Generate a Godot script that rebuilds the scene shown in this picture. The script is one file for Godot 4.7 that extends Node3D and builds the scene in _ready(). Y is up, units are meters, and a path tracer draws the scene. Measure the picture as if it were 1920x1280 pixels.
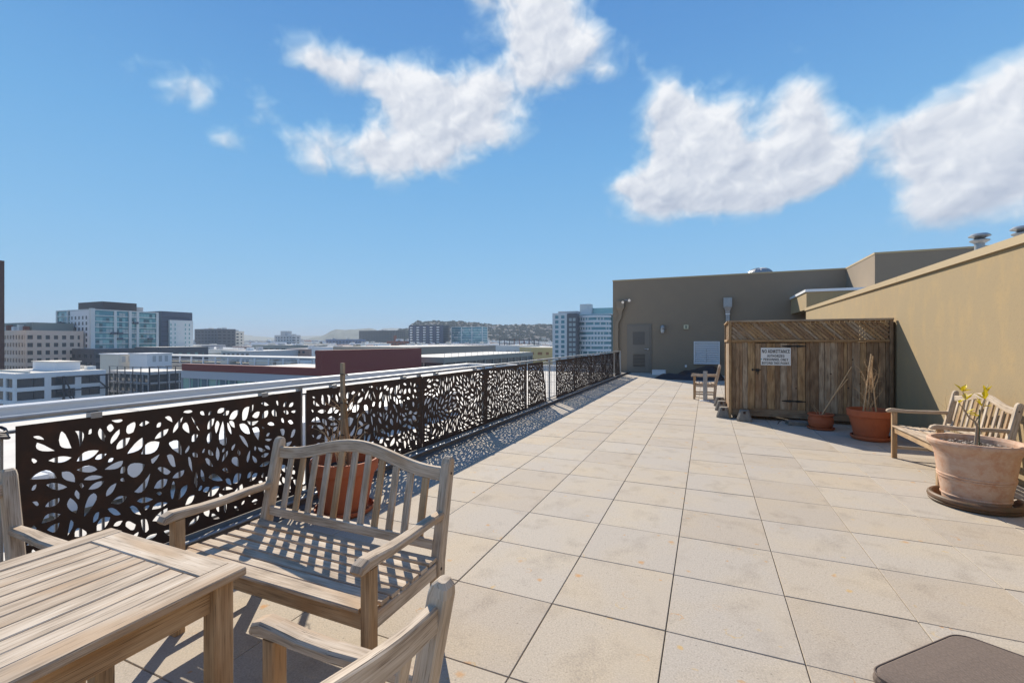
extends Node3D

var rng := RandomNumberGenerator.new()
var used := {}
var M := {}

# ---------------------------------------------------------------- mesh building
class MB:
	var v := PackedVector3Array()
	var n := PackedVector3Array()
	var uv := PackedVector2Array()
	var c := PackedColorArray()
	var col := Color.WHITE
	var tinted := false
	func tri(a: Vector3, b: Vector3, d: Vector3, ua := Vector2.ZERO, ub := Vector2.ZERO, ud := Vector2.ZERO) -> void:
		var m := (b - a).cross(d - a).normalized()
		v.append(a); v.append(d); v.append(b)
		for i in 3:
			n.append(m); c.append(col)
		uv.append(ua); uv.append(ud); uv.append(ub)
	func tri_n(a: Vector3, b: Vector3, d: Vector3, na: Vector3, nb: Vector3, nd: Vector3, ua := Vector2.ZERO, ub := Vector2.ZERO, ud := Vector2.ZERO) -> void:
		v.append(a); v.append(d); v.append(b)
		n.append(na); n.append(nd); n.append(nb)
		for i in 3: c.append(col)
		uv.append(ua); uv.append(ud); uv.append(ub)
	func quad(a: Vector3, b: Vector3, d: Vector3, e: Vector3, s := Rect2()) -> void:
		var w := (b - a).length(); var h := (e - a).length()
		var o := s.position
		tri(a, b, d, o, o + Vector2(w, 0), o + Vector2(w, h))
		tri(a, d, e, o, o + Vector2(w, h), o + Vector2(0, h))
	func box(lo: Vector3, hi: Vector3) -> void:
		var p := func(i: int, j: int, k: int) -> Vector3: return Vector3(hi.x if i else lo.x, hi.y if j else lo.y, hi.z if k else lo.z)
		quad(p.call(0, 0, 1), p.call(1, 0, 1), p.call(1, 1, 1), p.call(0, 1, 1))
		quad(p.call(1, 0, 0), p.call(0, 0, 0), p.call(0, 1, 0), p.call(1, 1, 0))
		quad(p.call(1, 0, 1), p.call(1, 0, 0), p.call(1, 1, 0), p.call(1, 1, 1))
		quad(p.call(0, 0, 0), p.call(0, 0, 1), p.call(0, 1, 1), p.call(0, 1, 0))
		quad(p.call(0, 1, 1), p.call(1, 1, 1), p.call(1, 1, 0), p.call(0, 1, 0))
		quad(p.call(0, 0, 0), p.call(1, 0, 0), p.call(1, 0, 1), p.call(0, 0, 1))
	# a bar with a chamfered rectangular section swept along points; u runs with the grain
	func sweep(pts: Array, up: Vector3, w: float, h: float, ch: float, u0 := 0.0, v0 := 0.0, sc: Array = []) -> void:
		var rings := []
		var us := []
		var l := 0.0
		var k := pts.size()
		for i in k:
			var a: Vector3 = pts[maxi(i - 1, 0)]
			var b: Vector3 = pts[mini(i + 1, k - 1)]
			var t := (b - a).normalized()
			var side := up.cross(t).normalized()
			var u := t.cross(side).normalized()
			var s: Vector2 = sc[i] if sc.size() else Vector2.ONE
			var x := w * 0.5 * s.x; var y := h * 0.5 * s.y
			var e := minf(ch, minf(x, y) * 0.9)
			var ring := []
			for q in [[x - e, -y], [x, -y + e], [x, y - e], [x - e, y], [-x + e, y], [-x, y - e], [-x, -y + e], [-x + e, -y]]:
				ring.append(pts[i] + side * q[0] + u * q[1])
			rings.append(ring)
			if i > 0: l += (pts[i] - pts[i - 1]).length()
			us.append(l + u0)
		for i in k - 1:
			var per := v0
			for j in 8:
				var j2 := (j + 1) % 8
				var step: float = (rings[i][j2] - rings[i][j]).length()
				var ua := Vector2(us[i], per); var ub := Vector2(us[i], per + step)
				var uc := Vector2(us[i + 1], per + step); var ud := Vector2(us[i + 1], per)
				tri(rings[i][j], rings[i][j2], rings[i + 1][j2], ua, ub, uc)
				tri(rings[i][j], rings[i + 1][j2], rings[i + 1][j], ua, uc, ud)
				per += step
		for q in 2:
			var r: Array = rings[0] if q == 0 else rings[k - 1]
			for j in range(1, 7):
				var ua := Vector2(u0, v0); var ub := Vector2(u0 + 0.004 * j, v0 + 0.02); var uc := Vector2(u0 + 0.004 * (j + 1), v0 + 0.02)
				if q == 0: tri(r[0], r[j + 1], r[j], ua, uc, ub)
				else: tri(r[0], r[j], r[j + 1], ua, ub, uc)
	func tube(pts: Array, r0: float, r1: float, sides := 6) -> void:
		var rings := []
		var k := pts.size()
		for i in k:
			var t: Vector3 = (pts[mini(i + 1, k - 1)] - pts[maxi(i - 1, 0)]).normalized()
			var ref := Vector3.UP if absf(t.y) < 0.9 else Vector3.RIGHT
			var s := ref.cross(t).normalized(); var u := t.cross(s)
			var r := lerpf(r0, r1, float(i) / maxf(1, k - 1))
			var ring := []
			for j in sides:
				var a := TAU * j / sides
				ring.append([pts[i] + (s * cos(a) + u * sin(a)) * r, s * cos(a) + u * sin(a)])
			rings.append(ring)
		for i in k - 1:
			for j in sides:
				var p: Array = rings[i][j]; var q: Array = rings[i][(j + 1) % sides]
				var p2: Array = rings[i + 1][j]; var q2: Array = rings[i + 1][(j + 1) % sides]
				var u0 := Vector2(float(j) / sides, i * 0.1); var u1 := Vector2(float(j + 1) / sides, i * 0.1 + 0.1)
				tri_n(p[0], q[0], q2[0], p[1], q[1], q2[1], u0, Vector2(u1.x, u0.y), u1)
				tri_n(p[0], q2[0], p2[0], p[1], q2[1], p2[1], u0, u1, Vector2(u0.x, u1.y))
		for j in range(1, sides - 1):
			tri(rings[0][0][0], rings[0][j + 1][0], rings[0][j][0])
			tri(rings[k - 1][0][0], rings[k - 1][j][0], rings[k - 1][j + 1][0])
	# profile: points (radius, height) turned round the y axis
	func lathe(profile: Array, sides := 40, wob := 0.0) -> void:
		for i in profile.size() - 1:
			var a: Vector2 = profile[i]; var b: Vector2 = profile[i + 1]
			if a.is_equal_approx(b): continue
			var d := (b - a).normalized()
			var nn := Vector2(d.y, -d.x)
			for j in sides:
				var t0 := TAU * j / sides; var t1 := TAU * (j + 1) / sides
				var f := func(p: Vector2, t: float) -> Vector3:
					var r := p.x * (1.0 + wob * sin(3.0 * t + p.y * 5.0))
					return Vector3(cos(t) * r, p.y, -sin(t) * r)
				var g := func(t: float) -> Vector3: return Vector3(cos(t) * nn.x, nn.y, -sin(t) * nn.x)
				var u0 := Vector2(t0 / TAU * 2.0, a.y * 2 + a.x); var u1 := Vector2(t1 / TAU * 2.0, b.y * 2 + b.x)
				tri_n(f.call(a, t0), f.call(a, t1), f.call(b, t1), g.call(t0), g.call(t1), g.call(t1), u0, Vector2(u1.x, u0.y), u1)
				tri_n(f.call(a, t0), f.call(b, t1), f.call(b, t0), g.call(t0), g.call(t1), g.call(t0), u0, u1, Vector2(u0.x, u1.y))
	func mesh() -> ArrayMesh:
		var arr := []
		arr.resize(Mesh.ARRAY_MAX)
		arr[Mesh.ARRAY_VERTEX] = v
		arr[Mesh.ARRAY_NORMAL] = n
		arr[Mesh.ARRAY_TEX_UV] = uv
		if tinted: arr[Mesh.ARRAY_COLOR] = c
		var m := ArrayMesh.new()
		m.add_surface_from_arrays(Mesh.PRIMITIVE_TRIANGLES, arr)
		return m

func numbered(called: String) -> String:
	var k: int = used.get(called, 0)
	used[called] = k + 1
	return called if k == 0 else "%s_%03d" % [called, k]

func thing(called: String, label: String, category: String, at := Vector3.ZERO, turn := 0.0, group := "") -> Node3D:
	var o := Node3D.new()
	o.name = numbered(called)
	add_child(o)
	o.position = at
	o.rotation.y = turn
	tag(o, label, category, group)
	return o

func tag(o: Node, label: String, category: String, group := "") -> void:
	o.set_meta("label", label)
	o.set_meta("category", category)
	if group: o.set_meta("group", group)

func part(called: String, m: Mesh, mat: Material, parent: Node) -> MeshInstance3D:
	var o := MeshInstance3D.new()
	o.name = called if parent != self else numbered(called)
	o.mesh = m
	o.material_override = mat
	parent.add_child(o, true)
	return o

func pbox(called: String, lo: Vector3, hi: Vector3, mat: Material, parent: Node) -> MeshInstance3D:
	var b := MB.new()
	b.box(lo, hi)
	return part(called, b.mesh(), mat, parent)

func bar(called: String, pts: Array, up: Vector3, w: float, h: float, ch: float, mat: Material, parent: Node, sc: Array = []) -> MeshInstance3D:
	var b := MB.new()
	b.sweep(pts, up, w, h, ch, rng.randf() * 3.0, rng.randf() * 3.0, sc)
	return part(called, b.mesh(), mat, parent)

func structure(called: String) -> Node3D:
	var o := Node3D.new()
	o.name = numbered(called)
	o.set_meta("kind", "structure")
	add_child(o)
	return o

# ---------------------------------------------------------------- textures
func nz(w: int, h: int, freq: float, oct: int, sd: int, gw := 0, gh := 0, kind := FastNoiseLite.TYPE_SIMPLEX_SMOOTH) -> PackedByteArray:
	var f := FastNoiseLite.new()
	f.seed = sd
	f.noise_type = kind
	f.frequency = freq
	f.fractal_octaves = oct
	var im := f.get_seamless_image(gw if gw else w, gh if gh else h)
	im.convert(Image.FORMAT_L8)
	if im.get_width() != w or im.get_height() != h: im.resize(w, h, Image.INTERPOLATE_CUBIC)
	return im.get_data()

func rgb_tex(w: int, h: int, px: PackedByteArray) -> ImageTexture:
	return ImageTexture.create_from_image(Image.create_from_data(w, h, false, Image.FORMAT_RGB8, px))

func grey_tex(w: int, h: int, px: PackedByteArray) -> ImageTexture:
	return ImageTexture.create_from_image(Image.create_from_data(w, h, false, Image.FORMAT_L8, px))

# wood: tone from long streaks along u; returns [colour, relief]
func wood_tex(w: int, h: int, sd: int, dark: Color, mid: Color, light: Color, warm: Color, crack: float) -> Array:
	var fine := nz(w, h, 0.22, 3, sd, 36, h)
	var mid_s := nz(w, h, 0.09, 3, sd + 1, 32, 256)
	var blot := nz(w, h, 0.02, 4, sd + 2, 256, 256)
	var wide := nz(w, h, 0.03, 2, sd + 3, 64, 96)
	var out := PackedByteArray(); out.resize(w * h * 3)
	var rel := PackedByteArray(); rel.resize(w * h)
	for i in w * h:
		var a := fine[i] / 255.0; var b := mid_s[i] / 255.0; var q := blot[i] / 255.0; var z := wide[i] / 255.0
		var t := clampf(0.5 + (a - 0.5) * 0.6 + (b - 0.5) * 0.45 + (q - 0.5) * 0.6, 0.0, 1.0)
		var c := dark.lerp(mid, t * 2.0) if t < 0.5 else mid.lerp(light, t * 2.0 - 1.0)
		c = c.lerp(warm, clampf((z - 0.55) * 2.2, 0.0, 0.55))
		var k := clampf((0.2 - a) * 10.0, 0.0, 1.0) * crack
		c = c.lerp(dark * 0.45, k)
		out[i * 3] = int(clampf(c.r, 0, 1) * 255); out[i * 3 + 1] = int(clampf(c.g, 0, 1) * 255); out[i * 3 + 2] = int(clampf(c.b, 0, 1) * 255)
		rel[i] = int(clampf(a * 0.75 + b * 0.25 - k * 0.4, 0, 1) * 255)
	return [rgb_tex(w, h, out), grey_tex(w, h, rel)]

# mottled mineral surface: coarse patches, fine grain
func mottle_tex(s: int, sd: int, base: Color, patch: Color, speck: Color, f_coarse: float, amount: float, grain: float, gw := 0, gh := 0) -> ImageTexture:
	var co := nz(s, s, f_coarse, 4, sd, gw, gh)
	var fi := nz(s, s, 0.35, 2, sd + 1)
	var me := nz(s, s, 0.06, 3, sd + 2)
	var out := PackedByteArray(); out.resize(s * s * 3)
	for i in s * s:
		var a := co[i] / 255.0; var b := fi[i] / 255.0; var q := me[i] / 255.0
		var c := base.lerp(patch, clampf((a - 0.45) * 2.2, 0, 1) * amount)
		c = c.lerp(speck, clampf((q - 0.55) * 2.0, 0, 1) * amount * 0.6)
		var g := 1.0 + (b - 0.5) * grain
		out[i * 3] = int(clampf(c.r * g, 0, 1) * 255); out[i * 3 + 1] = int(clampf(c.g * g, 0, 1) * 255); out[i * 3 + 2] = int(clampf(c.b * g, 0, 1) * 255)
	return rgb_tex(s, s, out)

# concrete paver: sandy grain, grimy patches, rust rings and spots left by cans and leaves
func paver_tex(s: int) -> Array:
	var co := nz(s, s, 0.006, 5, 21)
	var st := nz(s, s, 0.012, 5, 22)
	var fi := nz(s, s, 0.4, 2, 23)
	var sp := nz(s, s, 0.16, 2, 24)
	var base := Color8(172, 163, 151); var warm := Color8(177, 165, 147); var grime := Color8(138, 130, 122)
	var out := PackedByteArray(); out.resize(s * s * 3)
	for i in s * s:
		var a := co[i] / 255.0; var b := st[i] / 255.0; var g := fi[i] / 255.0; var q := sp[i] / 255.0
		var c := base.lerp(warm, clampf((a - 0.35) * 2.0, 0, 1))
		c = c.lerp(grime, clampf((b - 0.55) * 2.8, 0, 1) * (0.15 + 0.7 * clampf(q * 1.6 - 0.4, 0, 1)))
		var f := 1.0 + (g - 0.5) * 0.26 - clampf((0.24 - q) * 4.0, 0, 1) * 0.25
		out[i * 3] = int(clampf(c.r * f, 0, 1) * 255); out[i * 3 + 1] = int(clampf(c.g * f, 0, 1) * 255); out[i * 3 + 2] = int(clampf(c.b * f, 0, 1) * 255)
	var r := RandomNumberGenerator.new()
	r.seed = 5
	for k in 150:
		var cx := r.randi_range(20, s - 20); var cy := r.randi_range(20, s - 20)
		var rad := r.randf_range(2.0, 7.0) if k % 3 else r.randf_range(5.0, 12.0)
		var ring := k % 3 == 0
		var strong := r.randf_range(0.15, 0.7)
		var rust := Color8(190, 118, 50) if k % 2 else Color8(196, 152, 80)
		var sq := r.randf_range(0.55, 1.0); var arc := r.randf() * TAU
		for y in range(cy - 14, cy + 15):
			for x in range(cx - 14, cx + 15):
				var i := posmod(y, s) * s + posmod(x, s)
				var dx := float(x - cx); var dy := (y - cy) / sq
				var d := sqrt(dx * dx + dy * dy) + (st[i] / 255.0 - 0.5) * 5.0 + (sp[i] / 255.0 - 0.5) * 5.0
				var al := clampf(1.0 - absf(d - rad * 0.8) / 1.5, 0, 1) * (0.5 + 0.5 * cos(atan2(dy, dx) - arc)) if ring else clampf((rad - d) / rad * 1.5, 0, 1)
				al *= strong * (0.6 + 0.4 * sp[i] / 255.0)
				if al <= 0.0: continue
				out[i * 3] = int(lerpf(out[i * 3], rust.r8, al)); out[i * 3 + 1] = int(lerpf(out[i * 3 + 1], rust.g8, al)); out[i * 3 + 2] = int(lerpf(out[i * 3 + 2], rust.b8, al))
	return [rgb_tex(s, s, out), grey_tex(s, s, fi)]

func mat(c: Color, rough := 0.8, metal := 0.0) -> StandardMaterial3D:
	var m := StandardMaterial3D.new()
	m.albedo_color = c
	m.roughness = rough
	m.metallic = metal
	return m

func tri_mat(tex: Texture2D, scale: float, rough := 0.85, bump: Texture2D = null, depth := 0.0, world := true) -> StandardMaterial3D:
	var m := StandardMaterial3D.new()
	m.albedo_texture = tex
	m.roughness = rough
	m.uv1_triplanar = true
	m.uv1_world_triplanar = world
	m.uv1_scale = Vector3.ONE * scale
	if bump:
		m.heightmap_enabled = true
		m.heightmap_texture = bump
		m.heightmap_scale = depth
	return m

func uv_mat(tex: Texture2D, scale: Vector2, rough := 0.85, bump: Texture2D = null, depth := 0.0) -> StandardMaterial3D:
	var m := StandardMaterial3D.new()
	m.albedo_texture = tex
	m.roughness = rough
	m.uv1_scale = Vector3(scale.x, scale.y, 1)
	if bump:
		m.heightmap_enabled = true
		m.heightmap_texture = bump
		m.heightmap_scale = depth
	return m

func tinted(m: StandardMaterial3D, c: Color) -> StandardMaterial3D:
	var q: StandardMaterial3D = m.duplicate()
	q.albedo_color = c
	return q

func vcol(rough := 0.85) -> StandardMaterial3D:
	var m := mat(Color.WHITE, rough)
	m.vertex_color_use_as_albedo = true
	return m

func make_materials() -> void:
	var teak := wood_tex(1024, 512, 3, Color8(132, 116, 99), Color8(183, 166, 146), Color8(211, 198, 181), Color8(178, 148, 116), 0.75)
	M.teak = uv_mat(teak[0], Vector2(1 / 1.5, 1 / 0.42), 0.85, teak[1], 0.06)
	M.teak_warm = tinted(M.teak, Color8(236, 216, 188))
	M.teak_grey = tinted(M.teak, Color8(244, 241, 238))
	var fir := wood_tex(1024, 512, 13, Color8(100, 84, 68), Color8(160, 140, 116), Color8(190, 172, 148), Color8(144, 116, 88), 0.4)
	M.fir = uv_mat(fir[0], Vector2(1 / 1.7, 1 / 0.5), 0.85, fir[1], 0.08)
	M.firs = [M.fir, tinted(M.fir, Color8(235, 218, 200)), tinted(M.fir, Color8(222, 216, 212)), tinted(M.fir, Color8(255, 236, 205)), tinted(M.fir, Color8(205, 190, 174))]
	var pv := paver_tex(1024)
	M.paver = uv_mat(pv[0], Vector2(1 / 4.0, 1 / 4.0), 0.88, pv[1], 0.05)
	M.pavers = [M.paver, tinted(M.paver, Color8(251, 251, 252)), tinted(M.paver, Color8(255, 252, 247)), tinted(M.paver, Color8(247, 244, 241))]
	var bumps := grey_tex(512, 512, nz(512, 512, 0.12, 4, 41))
	M.stucco = tri_mat(mottle_tex(512, 31, Color8(157, 138, 106), Color8(166, 143, 105), Color8(146, 129, 101), 0.014, 0.9, 0.08, 512, 260), 1 / 2.4, 0.92, bumps, 0.07)
	M.stucco_shaded = tri_mat(mottle_tex(512, 35, Color8(137, 123, 106), Color8(142, 127, 108), Color8(130, 118, 103), 0.008, 0.6, 0.08), 1 / 3.0, 0.92, bumps, 0.07)  # the tan stucco again, darkened and greyed for walls in shade
	M.coping = mat(Color8(176, 156, 122), 0.6)
	var clay_bump := grey_tex(256, 256, nz(256, 256, 0.1, 3, 53))
	M.clay = tri_mat(mottle_tex(256, 51, Color8(166, 88, 52), Color8(150, 76, 45), Color8(176, 104, 68), 0.02, 0.8, 0.08), 1 / 0.7, 0.75, clay_bump, 0.05, false)
	M.clay_pale = tri_mat(mottle_tex(512, 55, Color8(192, 160, 137), Color8(176, 126, 96), Color8(206, 186, 170), 0.018, 1.0, 0.14), 1 / 0.9, 0.85, clay_bump, 0.08, false)
	M.clay_wet = tri_mat(mottle_tex(256, 57, Color8(98, 70, 48), Color8(70, 62, 40), Color8(126, 88, 58), 0.02, 1.0, 0.12), 1 / 0.6, 0.55, clay_bump, 0.06, false)
	M.soil = tri_mat(mottle_tex(256, 59, Color8(70, 56, 46), Color8(44, 34, 28), Color8(110, 92, 78), 0.06, 1.0, 0.5), 1 / 0.3, 0.95, clay_bump, 0.3, false)
	M.rusty = tri_mat(mottle_tex(512, 61, Color8(54, 38, 30), Color8(78, 49, 33), Color8(42, 32, 28), 0.01, 0.9, 0.15), 1 / 1.2, 0.6)
	M.rusty.metallic = 0.25
	M.galv = tri_mat(mottle_tex(256, 63, Color8(158, 160, 162), Color8(140, 143, 146), Color8(172, 173, 174), 0.02, 0.8, 0.08), 1 / 0.5, 0.45)
	M.galv.metallic = 0.55
	M.kerb = tri_mat(mottle_tex(256, 65, Color8(112, 104, 98), Color8(92, 84, 80), Color8(130, 122, 114), 0.02, 0.8, 0.15), 1 / 0.8, 0.7)
	M.membrane = tri_mat(mottle_tex(512, 67, Color8(214, 208, 198), Color8(196, 190, 182), Color8(222, 218, 210), 0.01, 0.7, 0.04), 1 / 5.0, 0.8)
	M.white_metal = mat(Color8(222, 223, 225), 0.5)
	M.cap_metal = mat(Color8(190, 192, 196), 0.55)
	M.concrete = tri_mat(mottle_tex(256, 69, Color8(126, 120, 111), Color8(108, 102, 95), Color8(138, 132, 123), 0.03, 0.9, 0.2), 1 / 0.6, 0.9, bumps, 0.2)
	M.door = mat(Color8(118, 110, 100), 0.55)
	M.door_dark = mat(Color8(92, 86, 80), 0.4)
	M.chrome = mat(Color8(190, 190, 192), 0.25, 0.9)
	M.black = mat(Color8(26, 24, 24), 0.6)
	M.tarp = tri_mat(mottle_tex(256, 71, Color8(50, 38, 34), Color8(62, 46, 40), Color8(38, 30, 28), 0.02, 0.9, 0.1), 1 / 0.8, 0.5)
	var wv := PackedByteArray(); wv.resize(128 * 128 * 3)
	var wb := PackedByteArray(); wb.resize(128 * 128)
	var wn := nz(128, 128, 0.05, 3, 73)
	for y in 128:
		for x in 128:
			var i := y * 128 + x
			var over := ((x / 4 + y / 4) % 2) == 0
			var k := (0.82 if over else 1.0) * (0.9 + 0.2 * wn[i] / 255.0)
			wv[i * 3] = int(116 * k); wv[i * 3 + 1] = int(102 * k); wv[i * 3 + 2] = int(93 * k)
			wb[i] = 90 if over else 200
	M.weave = tri_mat(rgb_tex(128, 128, wv), 1 / 0.11, 0.95, grey_tex(128, 128, wb), 0.06, false)
	M.twig = tri_mat(mottle_tex(128, 75, Color8(196, 166, 128), Color8(164, 134, 102), Color8(212, 186, 150), 0.05, 1.0, 0.2), 1 / 0.2, 0.9, null, 0.0, false)
	M.bark = mat(Color8(150, 134, 116), 0.9)
	M.leaf = mat(Color8(186, 166, 30), 0.55)
	M.leaf.backlight_enabled = true
	M.leaf.backlight = Color(0.6, 0.55, 0.1)
	M.city = vcol(0.85)
	M.glass = mat(Color8(62, 72, 82), 0.12)
	M.glass_teal = mat(Color8(84, 136, 150), 0.12)
	M.glass_teal.metallic = 0.3
	M.sign = mat(Color8(222, 222, 218), 0.45)
	M.ink = mat(Color8(34, 32, 34), 0.6)

func _ready() -> void:
	rng.seed = 11
	# ------------------------------------------------ camera, sky, sun, exposure
	var cam := Camera3D.new()
	cam.name = "camera"
	add_child(cam)
	cam.position = Vector3(0, 1.48, 0)
	cam.rotation_degrees = Vector3(0, 23.37, 0)
	cam.fov = 74.15
	cam.far = 20000.0
	cam.current = true
	var we := WorldEnvironment.new()
	we.name = "world_environment"
	var env := Environment.new()
	env.background_mode = Environment.BG_SKY
	var sky := Sky.new()
	var pan := PanoramaSkyMaterial.new()
	pan.panorama = sky_picture()
	sky.sky_material = pan
	env.sky = sky
	env.background_energy_multiplier = 0.69
	env.tonemap_mode = Environment.TONE_MAPPER_LINEAR
	env.tonemap_exposure = 1.45
	env.sdfgi_enabled = true
	env.ssao_enabled = true
	env.ssil_enabled = true
	env.fog_enabled = true
	env.fog_density = 0.00022
	env.fog_light_color = Color8(206, 220, 234)
	we.environment = env
	add_child(we)
	var sun := DirectionalLight3D.new()
	sun.name = "sun"
	add_child(sun)
	var az := deg_to_rad(37.0)
	var el := deg_to_rad(35.5)
	sun.look_at_from_position(Vector3.ZERO, Vector3(sin(az) * cos(el), -sin(el), cos(az) * cos(el)), Vector3.UP)
	sun.light_energy = 1.6
	sun.light_color = Color(1.0, 0.955, 0.88)
	sun.light_angular_distance = 0.45
	sun.shadow_enabled = true
	make_materials()
	build_terrace()
	build_walls()
	build_railing()
	build_city()
	build_hills()
	build_shed()
	build_furniture()
	build_pots()
	build_wall_fittings()

func sky_picture() -> ImageTexture:
	var w := 4096; var h := 2048
	var img := Image.create_empty(w, h, false, Image.FORMAT_RGB8)
	var stops := [[0.0, Color8(166, 212, 243)], [4.0, Color8(150, 203, 241)], [12.0, Color8(131, 190, 237)], [22.0, Color8(111, 174, 229)], [32.0, Color8(95, 155, 217)], [45.0, Color8(80, 136, 204)], [90.0, Color8(58, 110, 184)]]
	for y in h:
		var e := 90.0 - (y + 0.5) * 180.0 / h
		var c := Color8(150, 158, 166)
		if e >= 0.0:
			for i in stops.size() - 1:
				if e >= stops[i][0] and e <= stops[i + 1][0]:
					c = (stops[i][1] as Color).lerp(stops[i + 1][1], (e - stops[i][0]) / (stops[i + 1][0] - stops[i][0]))
		img.fill_rect(Rect2i(0, y, w, 1), c)
	# clouds: lobes in degrees (right of the terrace's axis, up, half width, half height, weight)
	var lobes := [
		[-47.5, 29.6, 4.0, 1.9, 0.8], [-42.5, 29.9, 4.6, 2.6, 1.0], [-37.5, 28.9, 4.8, 2.7, 1.0], [-32.5, 26.6, 5.5, 3.6, 1.1], [-27.0, 24.6, 5.0, 2.9, 1.0], [-33.0, 22.6, 5.6, 3.4, 0.9],
		[-29.0, 29.0, 4.2, 3.0, 1.0], [-37.5, 25.2, 4.2, 2.4, 0.75], [-23.5, 29.5, 4.8, 3.8, 1.1], [-20.0, 34.8, 5.6, 5.0, 1.15], [-15.0, 33.0, 5.0, 4.4, 1.1], [-21.0, 40.5, 6.5, 4.5, 1.1], [-27.5, 38.5, 4.5, 2.6, 0.8],
		[-44.0, 20.6, 4.9, 2.9, 0.95], [-40.0, 21.4, 4.0, 2.8, 0.9], [-48.2, 22.2, 3.4, 2.1, 0.85], [-52.2, 24.2, 1.8, 2.6, 0.85], [-55.4, 20.8, 2.2, 1.3, 0.95], [-36.5, 21.4, 3.5, 2.2, 0.7],
		[-60.4, 23.6, 3.2, 1.9, 0.95], [-58.2, 25.0, 2.0, 1.6, 0.9], [-63.4, 25.4, 2.0, 1.1, 0.75], [-66.6, 26.4, 1.5, 0.9, 0.7],
		[-4.6, 26.0, 3.2, 3.6, 1.1], [-1.5, 24.0, 4.8, 4.0, 1.2], [2.6, 21.4, 5.2, 4.2, 1.25], [-3.6, 20.6, 4.0, 3.8, 1.2], [-2.0, 16.2, 7.0, 2.2, 0.95], [6.0, 15.8, 5.0, 2.0, 0.85], [-6.5, 17.8, 4.8, 2.6, 1.05], [-1.0, 17.6, 6.0, 2.6, 1.15], [5.0, 17.2, 5.5, 2.8, 1.1],
		[8.8, 24.6, 2.8, 3.4, 1.0], [10.4, 21.4, 3.2, 3.6, 1.0], [12.4, 18.6, 3.2, 3.0, 1.0], [8.6, 18.6, 3.6, 3.0, 0.9], [-10.2, 18.4, 2.2, 1.0, 0.55],
		[17.6, 18.0, 2.8, 2.8, 1.0], [20.2, 18.6, 3.2, 3.4, 1.15], [23.6, 18.8, 3.6, 4.2, 1.2], [20.2, 14.6, 4.2, 3.6, 1.1], [25.0, 14.4, 4.6, 4.0, 1.15], [22.0, 11.6, 4.6, 2.0, 0.85], [28.5, 19.6, 4.0, 4.6, 1.2], [33.0, 17.0, 5.0, 5.0, 1.1],
		[-11.5, 30.0, 1.6, 1.2, 0.45], [-7.0, 30.4, 1.0, 1.0, 0.42]]
	var big := FastNoiseLite.new()
	big.seed = 7; big.frequency = 0.13; big.fractal_octaves = 5; big.fractal_gain = 0.55
	var warp := FastNoiseLite.new()
	warp.seed = 17; warp.frequency = 0.2; warp.fractal_octaves = 3
	var per := w / 360.0
	var x0 := int((180.0 - 74.0) * per); var x1 := int((180.0 + 40.0) * per)
	var y0 := int((90.0 - 47.0) * per); var y1 := int((90.0 - 8.0) * per)
	for py in range(y0, y1):
		var e := 90.0 - (py + 0.5) / per
		var near := lobes.filter(func(l): return absf(e - l[1]) < l[3] * 1.75)
		if near.is_empty(): continue
		for px in range(x0, x1):
			var a := (px + 0.5) / per - 180.0
			var d := 0.0; var wsum := 0.0; var lift := 0.0
			for l in near:
				var dx: float = (a - l[0]) / l[2]
				if absf(dx) > 1.75: continue
				var dy: float = (e - l[1]) / l[3]
				var q := dx * dx + dy * dy
				if q < 3.0:
					var f: float = exp(-q * 0.95) * l[4]
					d += f
					lift += f * dy; wsum += f
			if d < 0.1: continue
			var wx := warp.get_noise_2d(a, e) * 1.4
			var n1 := big.get_noise_2d(a + wx, e * 1.25 + wx * 0.6)
			var n2 := big.get_noise_2d((a + wx) * 2.7 + 40.0, e * 3.2)
			var dens := d - 0.42 + n1 * 0.8 + n2 * 0.2
			var al := clampf(dens / 1.25, 0.0, 1.0)
			if al <= 0.0: continue
			al = smoothstep(0.0, 1.0, pow(al, 0.8)) * (0.35 + 0.65 * clampf(d * 0.95, 0.0, 1.0))
			var n3 := big.get_noise_2d(a + wx - 0.7, e * 1.25 + wx * 0.6 + 0.9)
			var shade := clampf(0.64 + (n1 - n3) * 0.75 + lift / maxf(wsum, 0.01) * 0.38 + n2 * 0.12 - clampf(d - 1.5, 0, 1) * 0.12, 0.0, 1.0)
			var cc := Color8(188, 197, 215).lerp(Color8(250, 251, 254), shade)
			img.set_pixel(px, py, img.get_pixel(px, py).lerp(cc, clampf(al, 0.0, 0.985)))
	# the same weather goes on behind the camera
	var r := Rect2i(x0, y0, x1 - x0, y1 - y0)
	var copy := img.get_region(r)
	img.blit_rect(copy, Rect2i(Vector2i.ZERO, r.size), Vector2i(x1 + 90, y0))
	copy.flip_x()
	var half := int(r.size.x * 0.5)
	img.blit_rect(copy, Rect2i(half, 0, r.size.x - half, r.size.y), Vector2i(10, y0))
	# the picture's first column looks down the terrace
	var turned := Image.create_empty(w, h, false, Image.FORMAT_RGB8)
	turned.blit_rect(img, Rect2i(w / 2, 0, w / 2, h), Vector2i.ZERO)
	turned.blit_rect(img, Rect2i(0, 0, w / 2, h), Vector2i(w / 2, 0))
	return ImageTexture.create_from_image(turned)

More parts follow.
